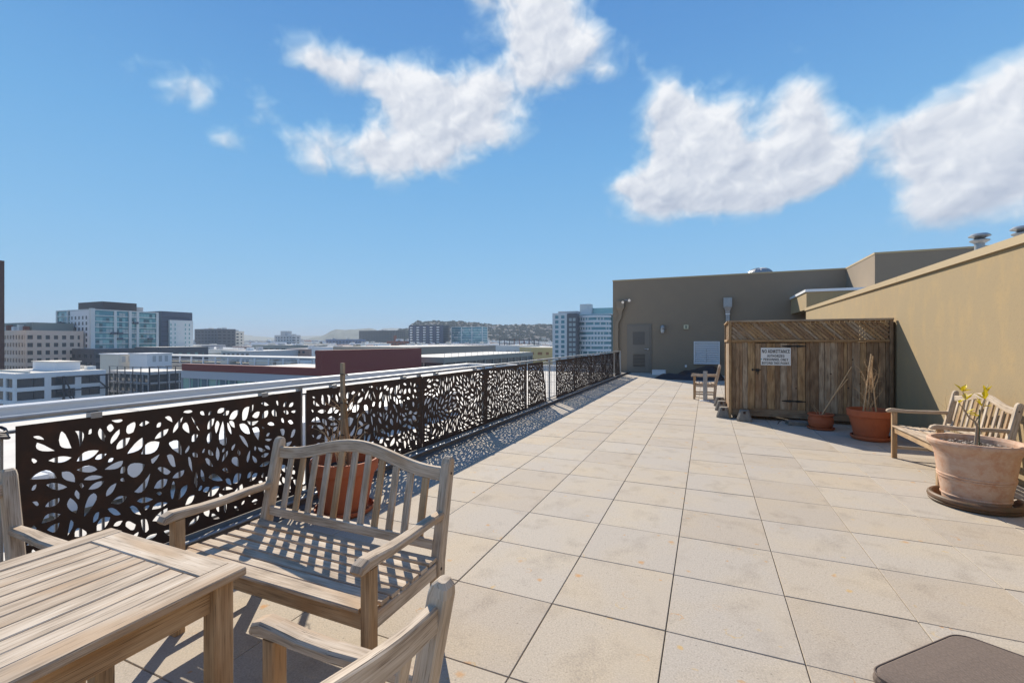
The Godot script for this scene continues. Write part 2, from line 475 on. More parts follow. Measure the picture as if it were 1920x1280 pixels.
# ---------------------------------------------------------------- terrace, roofs
func build_terrace() -> void:
	var floor_node := structure("terrace_floor")
	var under := mat(Color8(84, 78, 70), 0.95)
	pbox("floor_slab", Vector3(-3.6, -0.3, -21.7), Vector3(2.96, -0.045, 6.0), under, floor_node)
	# paver meshes: each shows another patch of the concrete
	var variants := []
	for k in 40:
		var b := MB.new()
		var s := 0.3027; var e := 0.3003; var t := 0.0; var lo := -0.04
		var o := Vector2(rng.randf() * 4.0, rng.randf() * 4.0)
		var ring := func(r: float, y: float) -> Array: return [Vector3(-r, y, r), Vector3(r, y, r), Vector3(r, y, -r), Vector3(-r, y, -r)]
		var top: Array = ring.call(e, t); var mid: Array = ring.call(s, t - 0.003); var low: Array = ring.call(s, lo)
		b.quad(top[0], top[1], top[2], top[3], Rect2(o, Vector2.ONE))
		for i in 4:
			var j := (i + 1) % 4
			b.quad(mid[i], mid[j], top[j], top[i], Rect2(o, Vector2.ONE))
			b.quad(low[i], low[j], mid[j], mid[i], Rect2(o, Vector2.ONE))
		variants.append(b.mesh())
	var spots := []
	for ix in range(-5, 6):
		for iz in range(-30, 10):
			var x0 := -0.194 + ix * 0.61; var z0 := -3.654 + iz * 0.61
			var wx := minf(0.61, 2.955 - x0); var za := maxf(z0, -21.69)
			var wz := z0 + 0.61 - za
			if wx < 0.05 or wz < 0.05: continue
			var c := Vector3(x0 + wx / 2, 0, za + wz / 2)
			var fwd := -sin(deg_to_rad(23.37)) * c.x - cos(deg_to_rad(23.37)) * c.z
			var side := cos(deg_to_rad(23.37)) * c.x - sin(deg_to_rad(23.37)) * c.z
			var seen := fwd > 1.3 and absf(side) < fwd * 1.16 + 0.5
			spots.append([c, wx / 0.61, wz / 0.61, fwd if seen else 100.0 + absf(fwd)])
	spots.sort_custom(func(a, b): return a[3] < b[3])
	var rest := MB.new()
	for i in spots.size():
		var s: Array = spots[i]
		var y := rng.randf_range(-0.0018, 0.0006)
		var turn := (rng.randi() % 4) * PI / 2
		var basis := Basis.from_euler(Vector3(rng.randf_range(-0.0022, 0.0022), 0, rng.randf_range(-0.0022, 0.0022))) * Basis(Vector3.UP, turn)
		if s[1] < 0.999 or s[2] < 0.999:
			var g := Basis.from_scale(Vector3(s[1] * 0.999, 1, s[2] * 0.999))
			basis = g * Basis(Vector3.UP, PI * (rng.randi() % 2))
		var tf := Transform3D(basis, s[0] + Vector3(0, y, 0))
		var m: ArrayMesh = variants[rng.randi() % 40]
		if i < 300 and s[3] < 99.0:
			var p := part("paver", m, M.pavers[rng.randi() % 4], floor_node)
			p.transform = tf
		else:
			var arr := m.surface_get_arrays(0)
			rest.v.append_array(tf * (arr[Mesh.ARRAY_VERTEX] as PackedVector3Array))
			for q in arr[Mesh.ARRAY_NORMAL]: rest.n.append((tf.basis * q).normalized())
			rest.uv.append_array(arr[Mesh.ARRAY_TEX_UV])
	var rp := part("paver_remainder", rest.mesh(), M.paver, floor_node)
	rp.set_meta("kind", "stuff")
	pbox("metal_kerb", Vector3(-3.63, -0.2, -21.69), Vector3(-3.37, 0.07, 6.0), M.kerb, floor_node)
	bar("kerb_lip", [Vector3(-3.36, 0.062, 6.0), Vector3(-3.36, 0.062, -21.69)], Vector3.UP, 0.03, 0.022, 0.006, M.galv, floor_node)
	pbox("drain_channel", Vector3(-3.37, -0.2, -21.68), Vector3(-3.252, 0.004, 6.0), M.kerb, floor_node)

	var roof := structure("outer_roof")
	pbox("roof_membrane", Vector3(-12.2, -0.3, -22.3), Vector3(-3.632, -0.03, 8.0), M.membrane, roof)
	var seam := mat(Color8(190, 186, 178), 0.8)
	for k in 7:
		pbox("membrane_seam", Vector3(-12.19, -0.029, -19.5 + k * 3.4), Vector3(-3.64, -0.024, -19.38 + k * 3.4), seam, roof)
	var par := thing("roof_parapet", "low white roof parapet with a pale metal cap beyond the railing", "parapet", Vector3(-12.35, -0.03, -7.0))
	pbox("parapet_upstand", Vector3(-0.15, -0.3, -15.45), Vector3(0.15, 0.24, 15.0), M.cap_metal, par)
	pbox("parapet_cap", Vector3(-0.2, 0.24, -15.5), Vector3(0.19, 0.275, 15.0), M.cap_metal, par)
	pbox("parapet_return", Vector3(0.153, -0.3, -15.45), Vector3(8.2, 0.24, -15.15), M.cap_metal, par)
	pbox("parapet_return_cap", Vector3(0.193, 0.24, -15.5), Vector3(8.2, 0.275, -15.11), M.cap_metal, par)
	var duct := thing("added_roof_duct", "long low white duct added to shade the roof behind the dark leaf panels", "duct", Vector3(-5.2, -0.03, -3.5))  # guessed duct, added for the shaded bands behind the leaf openings
	for k in 4:
		pbox("duct_section", Vector3(-0.22, 0.06, -5.0 + k * 2.2), Vector3(0.22, 0.42, -2.83 + k * 2.2), M.white_metal, duct)
		pbox("duct_foot", Vector3(-0.16, 0.0, -4.2 + k * 2.2), Vector3(0.16, 0.062, -4.05 + k * 2.2), M.galv, duct)

	var own := thing("terrace_building", "tan apartment building under the roof terrace", "building", Vector3(4, -26, -11))
	pbox("wall", Vector3(-16.55, 0, -19), Vector3(12, 25.69, 19), M.stucco_shaded, own)

func build_walls() -> void:
	var w := thing("stucco_wall", "long sunlit tan stucco wall behind the bench and terracotta pots", "wall", Vector3(3.11, 0, -6))
	pbox("wall_face", Vector3(-0.15, -0.04, -11.3), Vector3(0.15, 2.475, 12.0), M.stucco, w)
	for k in 6:
		pbox("coping", Vector3(-0.185, 2.475, -11.33 + k * 3.9), Vector3(0.185, 2.565, -7.434 + k * 3.9), M.coping, w)
	var r := structure("upper_roof")
	pbox("roof_deck", Vector3(3.262, 1.9, -18.32), Vector3(16, 2.15, 6), M.membrane, r)
	pbox("recess_wall", Vector3(3.7, -0.04, -21.69), Vector3(3.9, 2.6, -17.3), M.stucco_shaded, r)
	var b := thing("stair_building", "stucco rooftop building in shade-darkened grey brown with a door at the end of the terrace", "building", Vector3(0, 0, -21.7))
	pbox("wall", Vector3(-4.13, -0.3, -8.0), Vector3(5.058, 4.34, 0), M.stucco_shaded, b)
	pbox("wing_wall", Vector3(5.06, -0.3, -8.0), Vector3(16, 4.34, 3.37), M.stucco_shaded, b)
	pbox("roof_edge", Vector3(-4.145, 4.342, -8.0), Vector3(5.058, 4.4, 0.015), M.coping, b)
	pbox("roof_edge", Vector3(5.045, 4.342, -8.0), Vector3(16, 4.4, 3.385), M.coping, b)
	var d: Node3D = pbox("door_frame", Vector3(-3.46, 0.0, 0.002), Vector3(-2.35, 2.29, 0.03), M.door, b)
	var leaf := Node3D.new()
	leaf.name = "door"
	b.add_child(leaf, true)
	pbox("door_leaf", Vector3(-3.38, 0.06, 0.032), Vector3(-2.43, 2.21, 0.05), M.door, leaf)
	pbox("upper_panel", Vector3(-3.19, 1.33, 0.052), Vector3(-2.66, 1.93, 0.058), M.door_dark, leaf)
	for k in 9:
		bar("louvre", [Vector3(-3.18, 0.33 + k * 0.066, 0.055), Vector3(-2.64, 0.33 + k * 0.066, 0.055)], Vector3(0, 0.7, 0.7), 0.012, 0.05, 0.003, M.door_dark, leaf)
	for s in [[-3.2, -2.62, 0.27, 0.3], [-3.2, -2.62, 0.9, 0.93]]:
		pbox("louvre_trim", Vector3(s[0], s[2], 0.052), Vector3(s[1], s[3], 0.068), M.door, leaf)
	bar("handle", [Vector3(-2.66, 1.13, 0.1), Vector3(-2.5, 1.13, 0.1)], Vector3.UP, 0.022, 0.022, 0.006, M.chrome, leaf)
	bar("handle_rose", [Vector3(-2.5, 1.13, 0.052), Vector3(-2.5, 1.13, 0.11)], Vector3.UP, 0.05, 0.05, 0.014, M.chrome, leaf)
	pbox("threshold", Vector3(-3.44, 0.0, 0.032), Vector3(-2.37, 0.035, 0.12), M.galv, leaf)
	var c := thing("canopy_box", "tan canopy box with a white metal cap beside the grey brown wall", "canopy", Vector3(4.12, 2.6, -20.1))
	pbox("fascia", Vector3(-0.94, 0, -1.59), Vector3(0.935, 0.6, 1.6), M.stucco, c)
	pbox("cap", Vector3(-0.98, 0.602, -1.585), Vector3(0.93, 0.69, 1.64), M.white_metal, c)
	for k in 2:
		var v := thing("vent_pipe", ["grey metal roof vent pipe with a round double cap", "cut-off grey vent pipe at the picture's edge above the tan wall"][k], "vent pipe", [Vector3(4.99, 2.15, -11.96), Vector3(5.4, 2.15, -11.5)][k], 0, "vent pipes on the upper roof")
		var m := MB.new(); m.lathe([Vector2(0.078, 0), Vector2(0.078, 1.32)], 24)
		part("pipe", m.mesh(), M.galv, v)
		m = MB.new(); m.lathe([Vector2(0.08, 1.28), Vector2(0.15, 1.33), Vector2(0.15, 1.345), Vector2(0.08, 1.37)], 24)
		part("skirt", m.mesh(), M.galv, v)
		m = MB.new(); m.lathe([Vector2(0.06, 1.37), Vector2(0.11, 1.40), Vector2(0.165, 1.42), Vector2(0.165, 1.435), Vector2(0.12, 1.47), Vector2(0.0, 1.485)], 24)
		part("cap", m.mesh(), M.galv, v)
	var dm := thing("roof_dome", "grey dome vent peeking over the grey brown wall's top edge", "vent", Vector3(2.15, 4.4, -22.6))
	var q := MB.new()
	var prof := []
	for i in 9: prof.append(Vector2(cos(i * PI / 16) * 0.5, 0.04 + sin(i * PI / 16) * 0.27))
	q.lathe(prof, 28)
	part("dome", q.mesh(), M.galv, dm)
	for i in 12:
		var pts := []
		for j in 7: pts.append(Vector3(cos(i * TAU / 12) * cos(j * PI / 14) * 0.505, 0.04 + sin(j * PI / 14) * 0.275, sin(i * TAU / 12) * cos(j * PI / 14) * 0.505))
		var t := MB.new(); t.tube(pts, 0.012, 0.012, 4)
		part("rib", t.mesh(), M.galv, dm)

# ---------------------------------------------------------------- railing with leaf panels
# each leaf opening: tip, side, tip, side (mm along the panel, mm above the floor)
const LEAVES := [69,951,96,949,116,925,86,935,86,914,114,894,159,852,92,871,178,910,196,955,234,851,191,867,250,948,292,923,273,846,264,916,313,919,318,942,330,946,327,919,369,945,394,903,392,856,362,903,404,945,427,960,443,932,420,912,472,921,466,877,427,833,430,875,512,933,558,948,548,887,512,886,529,855,504,806,454,795,472,844,599,842,593,773,512,754,553,808,700,791,669,730,593,734,628,799,581,927,610,949,641,934,605,917,60,831,77,824,86,808,71,804,133,802,183,814,236,795,187,778,258,768,296,814,364,808,320,769,345,760,364,783,404,778,374,753,409,726,420,745,441,743,427,720,257,716,315,728,357,693,315,686,392,684,445,711,489,715,466,674,55,717,123,751,171,693,110,704,191,722,236,704,251,646,200,679,289,648,330,664,388,639,340,634,515,623,531,683,616,659,565,590,474,637,480,671,501,675,499,640,474,599,490,604,500,579,482,584,647,685,681,700,703,709,663,654,123,667,165,666,215,627,165,626,63,654,67,675,83,683,78,657,313,584,344,614,393,612,359,579,269,624,280,633,293,611,280,602,255,599,272,569,268,538,248,571,399,514,414,563,456,582,435,531,337,554,352,508,292,425,304,517,227,560,259,508,255,459,214,512,117,544,140,571,181,575,165,539,65,589,84,585,92,567,82,562,424,463,466,493,511,476,477,445,551,496,599,541,645,594,610,491,565,429,605,443,660,412,610,406,408,434,440,426,477,375,440,385,526,406,556,399,590,332,551,359,603,377,628,382,641,374,616,354,103,456,131,500,186,478,152,458,125,412,152,430,179,431,161,386,336,374,342,420,364,430,359,389,352,318,369,382,422,376,394,321,229,430,243,396,214,338,223,397,248,323,259,369,302,332,296,310,438,317,456,335,487,330,466,306,501,293,515,317,559,278,542,248,587,297,622,287,634,216,605,214,682,893,690,920,713,922,706,896,735,955,767,954,782,912,751,935,852,941,825,875,785,835,798,887,851,885,880,888,895,814,852,852,905,935,934,887,967,818,945,847,969,958,993,958,1002,929,978,935,1031,925,1039,951,1055,953,1049,930,1078,894,1058,835,1022,819,1035,878,1051,801,1052,741,1028,709,1020,763,909,751,920,798,956,791,938,753,761,774,825,768,841,669,777,731,744,688,784,678,802,597,771,616,916,666,945,660,952,628,923,638,687,613,719,615,771,569,738,558,884,644,905,620,914,527,891,586,982,655,993,676,1005,677,997,652,1005,604,1035,592,1064,530,1024,556,1098,931,1114,961,1164,958,1138,929,1142,908,1163,934,1193,933,1179,903,1189,870,1221,921,1273,926,1238,865,1301,843,1308,925,1362,943,1339,853,1371,895,1380,941,1397,956,1391,905,1467,956,1499,962,1541,933,1504,932,1385,859,1417,889,1455,887,1432,841,1475,832,1489,878,1533,888,1523,838,1568,876,1604,884,1616,826,1578,838,1612,960,1630,953,1633,916,1619,927,1682,899,1693,931,1720,940,1712,906,1741,891,1758,919,1788,924,1780,892,1685,859,1720,863,1741,832,1709,828,1094,872,1114,841,1090,774,1078,823,1140,865,1169,718,1159,670,1110,722,1175,843,1196,819,1211,744,1183,788,1189,851,1225,843,1238,791,1204,817,1339,832,1376,818,1446,815,1385,785,1275,814,1335,799,1367,717,1304,750,1385,761,1446,750,1441,651,1408,705,1525,776,1563,783,1601,754,1558,755,1661,798,1682,795,1690,757,1668,770,1730,764,1763,768,1788,736,1758,734,1273,727,1321,692,1353,609,1304,666,1513,676,1528,695,1550,691,1533,668,1650,704,1693,697,1691,647,1666,656,1758,615,1780,672,1816,673,1791,618,1475,754,1484,758,1499,745,1484,740,1094,674,1115,617,1104,566,1086,600,1132,625,1142,647,1161,649,1150,625,1181,626,1171,580,1132,547,1146,598,1264,616,1282,587,1273,560,1257,589,1367,589,1362,527,1344,489,1337,533,1217,561,1260,547,1271,475,1217,516,1385,538,1422,504,1427,468,1399,484,1408,610,1422,594,1413,568,1403,586,1467,510,1494,530,1540,520,1504,495,1499,595,1538,583,1553,548,1518,565,1134,488,1163,496,1185,457,1159,463,1028,458,1078,471,1141,402,1082,417,1221,359,1243,423,1289,412,1268,354,1339,363,1353,401,1388,409,1376,370,1362,335,1394,382,1432,379,1408,339,975,534,997,489,1001,433,975,472,927,448,938,521,952,479,945,404,956,382,971,412,986,404,975,380,987,365,1008,389,1038,381,1020,351,1024,319,1058,371,1115,362,1074,311,1138,331,1171,345,1221,314,1179,318,665,485,699,531,749,521,725,474,767,436,787,499,801,440,781,373,880,446,866,391,819,357,838,429,680,448,699,453,715,437,699,428,866,305,891,353,930,356,909,310,652,345,687,379,749,358,712,339,655,267,706,312,751,322,725,255,1086,220,1106,221,1110,172,1094,185,1150,218,1171,211,1159,139,1148,175,1230,171,1255,159,1268,129,1243,142,1290,164,1299,186,1319,190,1312,169,1380,159,1408,172,1433,155,1413,127,1051,173,1074,165,1114,119,1066,132,1758,433,1774,452,1808,451,1785,426,1747,379,1774,373,1797,339,1763,352,1758,311,1802,304,1802,271,1769,285,1619,294,1640,320,1664,309,1645,282,1720,196,1752,196,1758,124,1736,140,1736,252,1763,258,1788,242,1758,237,1470,335,1479,367,1496,361,1489,334,430,178,448,212,495,232,474,198,1576,262,1589,229,1590,182,1560,214,1481,252,1525,218,1509,151,1486,193,200,299,179,255,123,225,142,275,963,197,942,157,885,144,913,178,368,192,378,239,426,279,418,228,724,171,768,163,809,122,760,126,1297,331,1292,260,1208,242,1238,293,773,210,802,254,868,257,833,220,1639,533,1700,528,1748,467,1682,469,258,288,258,236,207,194,206,249,1109,311,1138,290,1166,250,1122,261,1566,502,1631,496,1666,422,1613,449,1576,567,1610,604,1667,579,1628,564,67,326,82,283,44,241,41,283,138,344,95,337,41,360,89,378,758,871,732,830,671,816,700,856,1786,223,1835,203,1833,138,1804,172,981,251,938,243,906,286,945,282,1552,425,1595,424,1642,391,1591,380,1651,389,1706,375,1743,311,1684,326,181,197,170,161,137,122,135,169,1452,431,1492,456,1553,448,1511,423,1365,284,1414,288,1448,238,1405,249,1016,275,1039,229,1030,162,993,209,603,138,629,175,685,171,653,144,1675,561,1717,573,1775,576,1734,541,117,208,107,168,66,132,72,177,917,969,890,960,853,971,882,988,1585,166,1615,152,1641,118,1603,124,491,974,462,963,428,983,458,989,1763,844,1788,850,1823,848,1797,828,861,558,839,516,780,522,811,551,1503,646,1532,647,1569,635,1537,625,70,459,80,427,46,403,51,431,1673,280,1699,259,1705,216,1674,237,1605,273,1640,260,1665,220,1626,230,408,172,409,139,371,125,381,151,1067,615,1036,625,1029,664,1054,648,867,674,869,700,891,727,893,698,1561,376,1580,354,1590,317,1564,337,1769,514,1801,530,1836,504,1804,497,1436,593,1469,580,1507,553,1464,551,362,300,342,253,280,256,311,288,574,226,564,195,525,185,541,211,330,201,330,170,295,151,306,177,1214,614,1210,643,1239,666,1235,640,1156,409,1194,398,1207,350,1176,369,1507,328,1540,315,1565,275,1521,280,1439,307,1470,306,1500,279,1466,277,1327,271,1363,254,1367,204,1340,229]

# the finer cut of the further panels: small leaves swirling round a few centres
func fine_leaves() -> Array:
	var r := RandomNumberGenerator.new(); r.seed = 8
	var hubs := [Vector2(0.35, 0.62), Vector2(0.95, 0.35), Vector2(1.5, 0.7), Vector2(0.1, 0.15), Vector2(1.8, 0.2)]
	var spots := []
	var out := []
	for size in [0.056, 0.046, 0.036, 0.03]:
		for k in 1500:
			var c := Vector2(r.randf_range(0.05, 1.82), r.randf_range(0.13, 0.975))
			var hub: Vector2 = hubs[0]
			for q in hubs:
				if c.distance_to(q) < c.distance_to(hub): hub = q
			var l: float = size * r.randf_range(0.8, 1.25)
			var d := Vector2.from_angle((c - hub).angle() + (0.75 if hub.x < 1.2 else -0.6) + r.randf_range(-0.35, 0.35)).lerp(Vector2.UP, 0.25).normalized()
			var w := l * r.randf_range(0.22, 0.34)
			var clear := true
			for f in [-0.8, -0.4, 0.0, 0.4, 0.8]:
				var p: Vector2 = c + d * l * f
				if p.x < 0.04 or p.x > 1.83 or p.y < 0.12 or p.y > 0.985: clear = false
				for s in spots:
					if p.distance_to(s[0]) < s[1] + w * (1.0 if f == 0.0 else 0.6) + 0.0155:
						clear = false
						break
				if not clear: break
			if not clear: continue
			for f in [-0.8, -0.4, 0.0, 0.4, 0.8]: spots.append([c + d * l * f, w * (1.0 if f == 0.0 else 0.6)])
			var n := Vector2(-d.y, d.x); var bend := r.randf_range(-0.3, 0.3) * w
			for p in [c - d * l, c + n * (w + bend) - d * l * 0.15, c + d * l, c - n * (w - bend) + d * l * 0.1]:
				out.append(p.x * 1000.0); out.append(p.y * 1000.0)
	return out

func leaf_panel(outer: PackedVector2Array, shapes: Array) -> ArrayMesh:
	var grid := 0.0025
	var loops := [outer]
	for k in shapes.size() / 8:
		var p := []
		for i in 4: p.append(Vector2(shapes[k * 8 + i * 2], shapes[k * 8 + i * 2 + 1]) * 0.001)
		var lp := PackedVector2Array()
		for side in [[0, 1, 2], [2, 3, 0]]:
			var a: Vector2 = p[side[0]]; var c: Vector2 = p[side[2]]
			var q: Vector2 = p[side[1]] * 2.0 - (a + c) * 0.5
			for i in 6:
				var t := i / 6.0
				var pt := a * (1 - t) * (1 - t) + q * 2.0 * t * (1 - t) + c * t * t
				lp.append(Vector2(snappedf(pt.x, grid), pt.y))
		var inside := true
		for pt in lp:
			if not Geometry2D.is_point_in_polygon(pt + Vector2(0.02, 0.0), outer) or not Geometry2D.is_point_in_polygon(pt, outer): inside = false
		if inside: loops.append(lp)
	var n := int(2.0 / grid)
	var cols := {}
	var b := MB.new()
	var th := 0.002
	# sides of the sheet and of every opening
	for li in loops.size():
		var lp: PackedVector2Array = loops[li]
		for i in lp.size():
			var a := lp[i]; var c := lp[(i + 1) % lp.size()]
			b.quad(Vector3(th, a.y, -a.x), Vector3(-th, a.y, -a.x), Vector3(-th, c.y, -c.x), Vector3(th, c.y, -c.x))
	# the two faces: cut into columns at every corner, then between the outlines from below to above
	var cuts := {}
	for lp in loops:
		for pt in lp: cuts[int(round(pt.x / grid))] = true
	var xs := cuts.keys()
	xs.sort()
	for i in xs.size() - 1: cols[i] = []
	for lp in loops:
		for i in lp.size():
			var a: Vector2 = lp[i]; var c: Vector2 = lp[(i + 1) % lp.size()]
			var ia := int(round(a.x / grid)); var ic := int(round(c.x / grid))
			if ia == ic: continue
			if ia > ic:
				var t := a; a = c; c = t
				var ti := ia; ia = ic; ic = ti
			var k := xs.bsearch(ia)
			while xs[k] < ic:
				var f0: float = float(xs[k] - ia) / (ic - ia); var f1: float = float(xs[k + 1] - ia) / (ic - ia)
				cols[k].append([lerpf(a.y, c.y, f0), lerpf(a.y, c.y, f1)])
				k += 1
	for k in xs.size() - 1:
		var e: Array = cols[k]
		e.sort_custom(func(p, q): return p[0] + p[1] < q[0] + q[1])
		var u0: float = -xs[k] * grid; var u1: float = -xs[k + 1] * grid
		for i in range(0, e.size() - 1, 2):
			b.quad(Vector3(th, e[i][0], u0), Vector3(th, e[i][1], u1), Vector3(th, e[i + 1][1], u1), Vector3(th, e[i + 1][0], u0))
			b.quad(Vector3(-th, e[i][1], u1), Vector3(-th, e[i][0], u0), Vector3(-th, e[i + 1][0], u0), Vector3(-th, e[i + 1][1], u1))
	return b.mesh()

func build_railing() -> void:
	var r := thing("railing", "galvanised terrace railing hung with dark rusty metal panels cut with leaf-shaped openings", "railing", Vector3(-3.44, 0, 0))
	var full_edge := PackedVector2Array([Vector2(0, 0.085), Vector2(1.87, 0.085), Vector2(1.87, 1.02), Vector2(0, 1.02)])
	var first := leaf_panel(full_edge, LEAVES)
	var small := fine_leaves()
	var full := leaf_panel(full_edge, small)
	var cut := leaf_panel(PackedVector2Array([Vector2(0, 0.085), Vector2(1.2, 0.085), Vector2(1.08, 0.55), Vector2(0.98, 0.78), Vector2(0.94, 1.02), Vector2(0, 1.02)]), small)
	var zs := [-1.18, -3.11, -4.99, -6.865, -10.73, -12.6, -14.47, -16.34]
	for i in zs.size():
		var p := part("leaf_panel", first if i < 2 else full, M.rusty, r)
		p.position = Vector3(0, rng.randf_range(-0.006, 0.006), zs[i])
		p.rotation.x = rng.randf_range(-0.003, 0.003)
	var p := part("leaf_panel", cut, M.rusty, r)
	p.position = Vector3(0, 0, -8.8)
	p.set_meta("label", "leaf panel cut off at a slant beside the open gap")
	p = part("leaf_panel", cut, M.rusty, r)
	p.position = Vector3(0, 0, -18.5)
	bar("top_rail", [Vector3(-0.06, 1.06, 4.0), Vector3(-0.06, 1.06, -20.2)], Vector3.UP, 0.055, 0.026, 0.006, M.galv, r)
	bar("middle_rail", [Vector3(-0.06, 0.985, 4.0), Vector3(-0.06, 0.985, -20.2)], Vector3.UP, 0.03, 0.018, 0.004, M.galv, r)
	bar("bottom_rail", [Vector3(-0.06, 0.13, 4.0), Vector3(-0.06, 0.13, -20.2)], Vector3.UP, 0.04, 0.022, 0.005, M.galv, r)
	for z in [3.2, 1.2, -3.083, -4.99, -6.87, -8.8, -10.38, -12.6, -14.47, -16.34, -18.35, -20.15]:
		bar("post", [Vector3(-0.06, 0.07, z), Vector3(-0.06, 1.047, z)], Vector3(0, 0, 1), 0.045, 0.05, 0.006, M.galv, r)
		pbox("base_plate", Vector3(-0.12, 0.071, z - 0.06), Vector3(0.0, 0.083, z + 0.06), M.galv, r)
	bar("wide_post", [Vector3(-0.07, 0.07, -1.06), Vector3(-0.07, 1.03, -1.06)], Vector3(0, 0, 1), 0.1, 0.11, 0.006, M.galv, r)
	for k in 182:
		var z := 0.2 - k * 0.112
		if k == 0:
			var m := MB.new(); m.sweep([Vector3(0, 0.141, 0), Vector3(0, 0.976, 0)], Vector3(0, 0, 1), 0.013, 0.013, 0.002)
			M.picket_mesh = m.mesh()
		part("picket", M.picket_mesh, M.galv, r).position = Vector3(-0.06, 0, z)
	for i in zs.size():
		for t in [0.35, 1.5]:
			pbox("clamp", Vector3(-0.05, 1.012, zs[i] - t - 0.028), Vector3(0.005, 1.046, zs[i] - t + 0.028), M.galv, r)
	var cab := thing("coiled_cable", "dark cable coiled over the railing's end post", "cable", Vector3(-3.46, 1.03, -1.06))
	for k in 3:
		var pts := []
		for i in 17:
			var a := TAU * i / 16.0
			pts.append(Vector3(cos(a) * (0.075 + k * 0.006), 0.0 - 0.02 * k + sin(a * 2 + k) * 0.012 - 0.02, sin(a) * (0.085 + k * 0.005)))
		var m := MB.new(); m.tube(pts, 0.008, 0.008, 6)
		part("loop", m.mesh(), mat(Color8(70, 66, 70), 0.6), cab)

# ---------------------------------------------------------------- the city
const GROUND := -26.0

# A block standing on the ground with real recessed windows: a glass core, floor bands and piers set proud of it on its +z and +x faces.
func block(called: String, label: String, x0: float, x1: float, z0: float, z1: float, top: float, wall: Material, glass: Material, floor_h: float, bay: float, band: float, pier: float, deep := 0.35, detailed := false) -> Node3D:
	var t := thing(called, label, "building", Vector3((x0 + x1) / 2, GROUND, (z0 + z1) / 2))
	var hx := (x1 - x0) / 2; var hz := (z1 - z0) / 2; var H := top - GROUND
	pbox("glazing", Vector3(-hx + deep, 0, -hz + deep), Vector3(hx - deep, H - 0.6, hz - deep), glass, t)
	pbox("rear_wall", Vector3(-hx, 0, -hz), Vector3(-hx + deep * 0.98, H - 0.7, hz - deep), wall, t)
	pbox("parapet", Vector3(-hx, H - band * 1.3, -hz), Vector3(hx, H, hz), wall, t)
	pbox("roof", Vector3(-hx + 0.4, H, -hz + 0.4), Vector3(hx - 0.4, H + 0.05, hz - 0.4), mat(Color8(206, 201, 192), 0.9), t)
	var rows := int((H - band * 1.3) / floor_h)
	var nx := maxi(1, int(round(hx * 2 / bay))); var nzb := maxi(1, int(round(hz * 2 / bay)))
	var bands := MB.new(); var piers := MB.new()
	var mb_list := []
	for r in rows + 1:
		var y := H - band * 1.3 - (r + 1) * floor_h + (floor_h - band) * 0.0
		var lo := Vector3(-hx, maxf(0.0, y), -hz); var hi := Vector3(hx, y + band, hz)
		if hi.y <= 0.1: continue
		if detailed: pbox("floor_band", lo, hi, wall, t)
		else: bands.box(lo, hi)
	for i in nx + 1:
		var x := -hx + i * hx * 2 / nx
		var a := clampf(x - pier / 2, -hx, hx - pier); var lo := Vector3(a + 0.004, 0, hz - deep - 0.05); var hi := Vector3(a + pier - 0.004, H - band, hz - 0.02)
		if detailed: pbox("pier", lo, hi, wall, t)
		else: piers.box(lo, hi)
	for i in nzb:
		var z := -hz + i * hz * 2 / nzb
		var a := clampf(z - pier / 2, -hz, hz - pier); var lo := Vector3(hx - deep - 0.05, 0, a + 0.004); var hi := Vector3(hx - 0.02, H - band, a + pier - 0.004)
		if detailed: pbox("pier", lo, hi, wall, t)
		else: piers.box(lo, hi)
	if not detailed:
		part("floor_bands", bands.mesh(), wall, t).set_meta("kind", "stuff")
		part("window_piers", piers.mesh(), wall, t).set_meta("kind", "stuff")
	return t

# panes with their own tints, blinds and balconies on the +x or +z face of a block
func panes(t: Node3D, face: String, a0: float, a1: float, plane: float, y0: float, y1: float, floor_h: float, bay: float, cols: Array, balcony: Material, chance: float) -> void:
	var mbs := []
	for c in cols: mbs.append(MB.new())
	var rows := int((y1 - y0) / floor_h); var n := int((a1 - a0) / bay)
	for r in rows:
		for i in n:
			var k := rng.randi() % cols.size()
			var a := a0 + i * bay + 0.08; var y := y0 + r * floor_h + 0.5
			var lo := Vector3(plane, y, a) if face == "x" else Vector3(a, y, plane)
			var hi := Vector3(plane + 0.06, y + floor_h - 0.62, a + bay - 0.16) if face == "x" else Vector3(a + bay - 0.16, y + floor_h - 0.62, plane + 0.06)
			mbs[k].box(lo, hi)
			if balcony and rng.randf() < chance:
				var l2 := lo + Vector3(0, -0.35, 0); var h2 := lo + (Vector3(1.3, 0.75, 2.6) if face == "x" else Vector3(2.6, 0.75, 1.3))
				pbox("balcony", l2, h2, balcony, t)
	for k in cols.size():
		if mbs[k].v.size():
			part("window_panes", mbs[k].mesh(), cols[k], t).set_meta("kind", "stuff")

